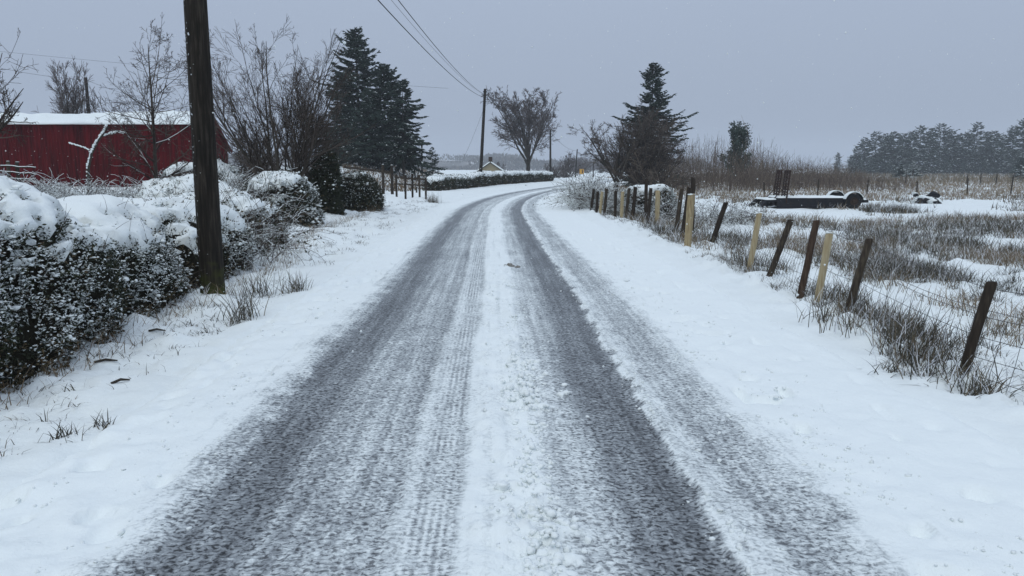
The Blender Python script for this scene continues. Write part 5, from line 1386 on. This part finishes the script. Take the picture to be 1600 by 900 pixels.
def verge_grass():
    q = Geo()
    # left verge and far left slopes
    N = 3600
    Y = 3.5 + 36 * rng.random(N) ** 1.4; d = -2.7 - 2.6 * rng.random(N)
    x = d + cx(Y)
    k = fbm2(x * 1.2 + 5, Y * 1.2, 3) > 0.50
    x, Y = x[k], Y[k]; n = len(x); ii = np.repeat(np.arange(n), 5); C = len(ii)
    b = on_ground(x, Y)[ii] + np.stack([rng.normal(size=C) * 0.05, rng.normal(size=C) * 0.05, np.full(C, -0.02)], 1)
    az = rng.random(C) * 2 * np.pi; tl = np.minimum(np.abs(rng.normal(size=C)) * 0.8, 1.4)
    dv = np.stack([np.cos(az) * np.sin(tl), np.sin(az) * np.sin(tl), np.cos(tl)], 1)
    q.blades(b, dv, 0.04 + 0.11 * rng.random(C), np.full(C, 0.006), 0.4 + 0.5 * rng.random(C), np.where(rng.random(C) < 0.3, 0.9, 0.7 * rng.random(C)), 2)
    N = 130
    Y = 4.0 + 30 * rng.random(N) ** 1.1; d = -2.75 - 2.2 * rng.random(N) - 1.0 * sst(10, 18, Y) * rng.random(N); x = d + cx(Y)
    ii = np.repeat(np.arange(N), 30); C = len(ii)
    b = np.stack([x[ii] + rng.normal(size=C) * 0.09, Y[ii] + rng.normal(size=C) * 0.07, 0 * x[ii]], 1); b[:, 2] = ground(b[:, 0], b[:, 1]) - 0.02
    az = rng.random(C) * 2 * np.pi; tl = np.minimum(0.3 + np.abs(rng.normal(size=C)) * 0.7, 1.45)
    dv = np.stack([np.cos(az) * np.sin(tl), np.sin(az) * np.sin(tl), np.cos(tl)], 1)
    q.blades(b, dv, 0.06 + 0.10 * rng.random(C), np.full(C, 0.008), 0.4 + 0.5 * rng.random(C), np.where(rng.random(C) < 0.12, 0.9, 0.35 * rng.random(C)), 2)
    # right bank along the fence
    N = 4600
    Y = 3.0 + 27 * rng.random(N) ** 1.3; d = 3.75 + 0.9 * rng.random(N) ** 1.2; x = d + cx(Y)
    k = fbm2(x * 1.4 + 15, Y * 1.4, 3) > 0.47
    x, Y = x[k], Y[k]; n = len(x); ii = np.repeat(np.arange(n), 5); C = len(ii)
    b = on_ground(x, Y)[ii] + np.stack([rng.normal(size=C) * 0.06, rng.normal(size=C) * 0.06, np.full(C, -0.02)], 1)
    az = rng.random(C) * 2 * np.pi; tl = np.minimum(np.abs(rng.normal(size=C)) * 0.7, 1.4)
    dv = np.stack([np.cos(az) * np.sin(tl), np.sin(az) * np.sin(tl), np.cos(tl)], 1)
    q.blades(b, dv, 0.04 + 0.13 * rng.random(C), np.full(C, 0.005), 0.4 + 0.5 * rng.random(C), np.where(rng.random(C) < 0.35, 0.9, 0.75 * rng.random(C)), 2)
    tag(q.build('verge_grass', M_RUSH), 'short grass blades sticking out of the snowy verges', 'grass', kind='stuff')
    # brown dead grass under the hedge
    q = Geo(); N = 2400
    Y = 4.2 + 26 * rng.random(N) ** 1.4; d = -3.28 - 0.45 * rng.random(N) - 0.9 * sst(12, 20, Y); x = d + cx(Y)
    b = on_ground(x, Y, -0.02); az = rng.random(N) * 2 * np.pi; tl = np.minimum(np.abs(rng.normal(size=N)) * 0.6, 1.4)
    dv = np.stack([np.cos(az) * np.sin(tl), np.sin(az) * np.sin(tl), np.cos(tl)], 1)
    q.blades(b, dv, 0.10 + 0.25 * rng.random(N), np.full(N, 0.006), 0.4 + 0.5 * rng.random(N), np.where(rng.random(N) < 0.25, 1.0, 0.9 * rng.random(N)), 2)
    tag(q.build('dead_grass', M_STRAW), 'dead brown grass at the foot of the left hedge', 'grass', kind='stuff')
    # brown field behind the left fences
    q = Geo(); N = 9000
    px = 540 + 160 * rng.random(N); Y = 50 + 70 * rng.random(N); x = (px - 800) / FPX * Y
    k = (x - cx(Y)) < -9
    x, Y = x[k], Y[k]; N = len(x); b = on_ground(x, Y, -0.03); az = rng.random(N) * 2 * np.pi; tl = np.abs(rng.normal(size=N)) * 0.35
    dv = np.stack([np.cos(az) * np.sin(tl), np.sin(az) * np.sin(tl), np.cos(tl)], 1)
    q.blades(b, dv, 0.2 + 0.4 * rng.random(N), np.full(N, 0.09), 0.2 + 0.4 * rng.random(N), np.where(rng.random(N) < 0.2, 1.0, 0.55 * rng.random(N)), 1)
    tag(q.build('dead_field_grass', M_STRAW), 'tall dead brown grass in the field below the spruces', 'grass', kind='stuff')
verge_grass()

# single tufts one can pick out
def tuft(label, px, py, n, h, group, spread=1.0, tones=(0.1, 0.6), z=0.0, seed=0, rad=0.07, snowf=0.15, lean=0.4):
    global rng
    keep = rng; rng = np.random.default_rng(seed)
    x, y = gp(px, py, z)
    for _ in range(5): x, y = gp(px, py, gz(x, y))
    root = tag(empty('rush_tuft', (x, y, gz(x, y))), label, 'rushes', group)
    q = Geo(); tuft_geo(q, (0, 0, 0), n, h, spread, tones[0], tones[1], snowf, 0.006 + 0.0002 * y, 4, lean, rad); q.build('blade', M_RUSH, root)
    rng = keep
    return root
tuft('grey-green rush tuft on the verge in front of the mossy pole', 378, 500, 90, 0.58, 'rush tufts on the left verge', seed=201, rad=0.09, lean=0.38)
tuft('second rush tuft on the verge just behind the first', 405, 462, 70, 0.50, 'rush tufts on the left verge', seed=202, rad=0.09)
tuft('low spreading rush tuft between the mossy pole and the lane', 462, 455, 110, 0.42, 'rush tufts on the left verge', seed=203, rad=0.08, lean=0.6)
tuft('small dark grass tuft alone in the near left snow', 108, 682, 70, 0.16, 'rush tufts on the left verge', seed=204, rad=0.05, lean=0.9, tones=(0.0, 0.4))
tuft('tiny grass tuft beside the dark one in the near left snow', 160, 662, 30, 0.14, 'rush tufts on the left verge', seed=205, rad=0.04, lean=0.7)
tuft('bushy grass tuft before the clipped hedge', 675, 316, 170, 0.75, 'rush tufts on the left verge', seed=206, rad=0.16, lean=0.5)
tr = random.Random(9)
FT = 'rush tufts along the roadside fence'
spots = []
for i in range(38):
    px = tr.uniform(1090, 1470); fy = np.interp(px, [1074, 1170, 1250, 1320, 1496], [388, 422, 470, 505, 605]); spots.append((px + tr.uniform(5, 40), fy - tr.uniform(-6, 30)))
for i, (px, py) in enumerate(spots):
    tuft('straggly grey rush tuft growing through the roadside fence', px, py, 90, tr.uniform(0.30, 0.52), FT, seed=300 + i, z=-0.1, rad=0.13, lean=0.45, tones=(0.1, 0.72), snowf=0.2)
NT = 'rush tufts in the snow behind the netting'
for i in range(26):
    px = tr.uniform(1380, 1640); py = tr.uniform(440, 620)
    tuft('small bent rush tuft in the snow behind the netting', px, py, 60, tr.uniform(0.18, 0.36), NT, seed=400 + i, z=-0.35, rad=0.07, lean=0.75, tones=(0.0, 0.6), snowf=0.25)
DT = 'dark tussocks in the field'
for i, (px, py) in enumerate(((1440, 425), (1470, 432), (1500, 440), (1420, 400), (1560, 450), (1590, 430), (1530, 470), (1375, 425), (1405, 430), (1580, 395))):
    tuft('dense dark rush tussock half buried in field snow', px, py, 190, tr.uniform(0.30, 0.45), DT, seed=500 + i, z=-0.35, rad=0.17, lean=0.75, tones=(0.0, 0.45), snowf=0.2)
ET = 'rounded tussocks beside the trailer'
for i, (px, py) in enumerate(((1362, 331), (1376, 333), (1390, 332), (1402, 331), (1412, 334), (1352, 328), (1425, 333))):
    tuft('rounded green-brown tussock by the trailer drawbar', px, py, 150, 0.62, ET, seed=520 + i, z=-0.34, rad=0.17, lean=0.4, tones=(0.0, 0.6), snowf=0.1)

# heap under snow right of the trailer
def heap():
    x, y = gp(1448, 318, -0.33); root = tag(empty('rubble_heap', (x, y, gz(x, y))), 'dark rubble heap under snow beyond the trailer', 'heap')
    q = Geo(); n = 16; C = np.stack([rng.normal(size=n) * 0.5, rng.normal(size=n) * 0.4, 0.5 * rng.random(n) ** 2], 1); blobs(q, C, 0.12 + 0.22 * rng.random(n), 0.7, 0.5, sub=2); q.build('stone', M_STEEL, root)
    q = Geo(); blobs(q, C + [0, 0.05, 0.10], 0.12 + 0.18 * rng.random(n), 0.5, 0.4, sub=2); q.build('snow', M_SNOWCLUMP, root, True)
heap()

# clods lying in the lane
M_CLOD = tone_mat('dirty_slush', [(0, (0.09, 0.08, 0.065)), (0.5, (0.22, 0.205, 0.18)), (1, (0.6, 0.6, 0.6))], 0.85, (25, 0.8), 0.2, 0.5)
for px, py, r, lab in ((796, 419, 0.05, 'dirty lump of slush on the centre of the lane'), (809, 420, 0.026, 'small dirty slush crumb beside the larger lump')):
    x, y = gp(px, py); root = tag(empty('slush_lump', (x, y, 0.02)), lab, 'slush', 'slush lumps on the lane')
    q = Geo(); n = 7; C = np.stack([rng.normal(size=n) * r * 0.6, rng.normal(size=n) * r * 0.6, r * (0.2 + 0.5 * rng.random(n))], 1); blobs(q, C, r * (0.5 + 0.4 * rng.random(n)), 0.8, 0.35, sub=2, tone=0.5); q.build('lump', M_CLOD, root, True)
# crumbs of thrown snow beside the tracks
def crumbs():
    q = Geo(); N = 5000
    Y = 1.9 + 11 * rng.random(N) ** 1.6
    c0 = rng.choice([0.30, 0.34, 1.16, 1.80, 2.05, -1.70, -2.0, 0.12], N, p=[0.28, 0.12, 0.12, 0.16, 0.12, 0.08, 0.06, 0.06])
    d = c0 + rng.normal(size=N) * np.where(np.abs(c0) > 1.5, 0.22, 0.07)
    k = fbm2(d * 4 + 2, Y * 2.2, 3) > 0.47; d, Y = d[k], Y[k]
    x = d + cx(Y); ix = np.clip(np.searchsorted(ry, Y), 0, len(ry) - 1); jx = np.clip(np.round((d - ROAD_L) / (rd[1] - rd[0])).astype(int), 0, len(rd) - 1)
    r = 0.004 + 0.013 * rng.random(len(x)) ** 3.0
    blobs(q, np.stack([x, Y, RZ[ix, jx] + r * 0.15], 1), r, 0.75, 0.6)
    n = 420; Y = 1.9 + 4.2 * rng.random(n) ** 1.3; d = 0.33 + 0.10 * rng.normal(size=n); x = d + cx(Y)
    k = fbm2(d * 3 + 7, Y * 1.8, 3) > 0.46; d, Y, x = d[k], Y[k], x[k]
    ix = np.clip(np.searchsorted(ry, Y), 0, len(ry) - 1); jx = np.clip(np.round((d - ROAD_L) / (rd[1] - rd[0])).astype(int), 0, len(rd) - 1)
    r = 0.012 + 0.022 * rng.random(len(x)) ** 2
    blobs(q, np.stack([x, Y, RZ[ix, jx] + r * 0.1], 1), r, 0.7, 0.35, sub=2)
    tag(q.build('snow_crumbs', M_SNOWCLUMP, None, True), 'crumbs of thrown snow scattered along the tyre tracks', 'snow', kind='stuff')
crumbs()
# sticks in the verge
for i, (px, py, ln, an) in enumerate(((165, 558, 0.18, 0.4), (262, 478, 0.3, -0.5), (245, 512, 0.16, 0.2), (188, 592, 0.14, 0.9))):
    x, y = gp(px, py); z = gz(x, y)
    P = np.array([[x - ln / 2 * math.cos(an), y - ln / 2 * math.sin(an), z + 0.015], [x, y, z + 0.03], [x + ln / 2 * math.cos(an), y + ln / 2 * math.sin(an), z + 0.012]])
    q = Geo(); q.tubes(P[None], np.array([[0.011, 0.012, 0.006]]), 5, cap=True); tag(q.build('stick', M_BARK), 'dark dead stick lying in the snow below the hedge', 'stick', 'sticks below the hedge')

# ------------------------------------------------------------------ falling snow and haze
def flakes():
    q = Geo(); N = 6500
    Y = 2.2 + 40 * rng.random(N) ** 0.8; x = (rng.random(N) - 0.5) * 1.5 * Y; z = 0.1 + 9 * rng.random(N)
    C = np.stack([x, Y, z], 1); r = 0.0032 + 0.005 * rng.random(N) ** 2
    blobs(q, C, r * 1.1, 0.9, 0.3, sub=0)
    tag(q.build('falling_snow', M_SNOWCLUMP, None, True), 'snowflakes drifting in the air over the lane', 'snowfall', kind='stuff')
flakes()
def haze():
    q = Geo(); q.box((0, 480, 13), (1420, 1060, 34)); o = q.build('haze', None)
    m = bpy.data.materials.new('haze_air'); m.use_nodes = True; n, l = m.node_tree.nodes, m.node_tree.links; n.clear()
    out = n.new('ShaderNodeOutputMaterial'); pv = n.new('ShaderNodeVolumePrincipled')
    pv.inputs['Color'].default_value = (0.90, 0.93, 0.97, 1); pv.inputs['Density'].default_value = 0.00055; pv.inputs['Anisotropy'].default_value = 0.2
    l.new(pv.outputs[0], out.inputs['Volume']); o.data.materials.append(m)
    tag(o, 'pale falling-snow haze filling the air', 'haze', kind='stuff')
haze()
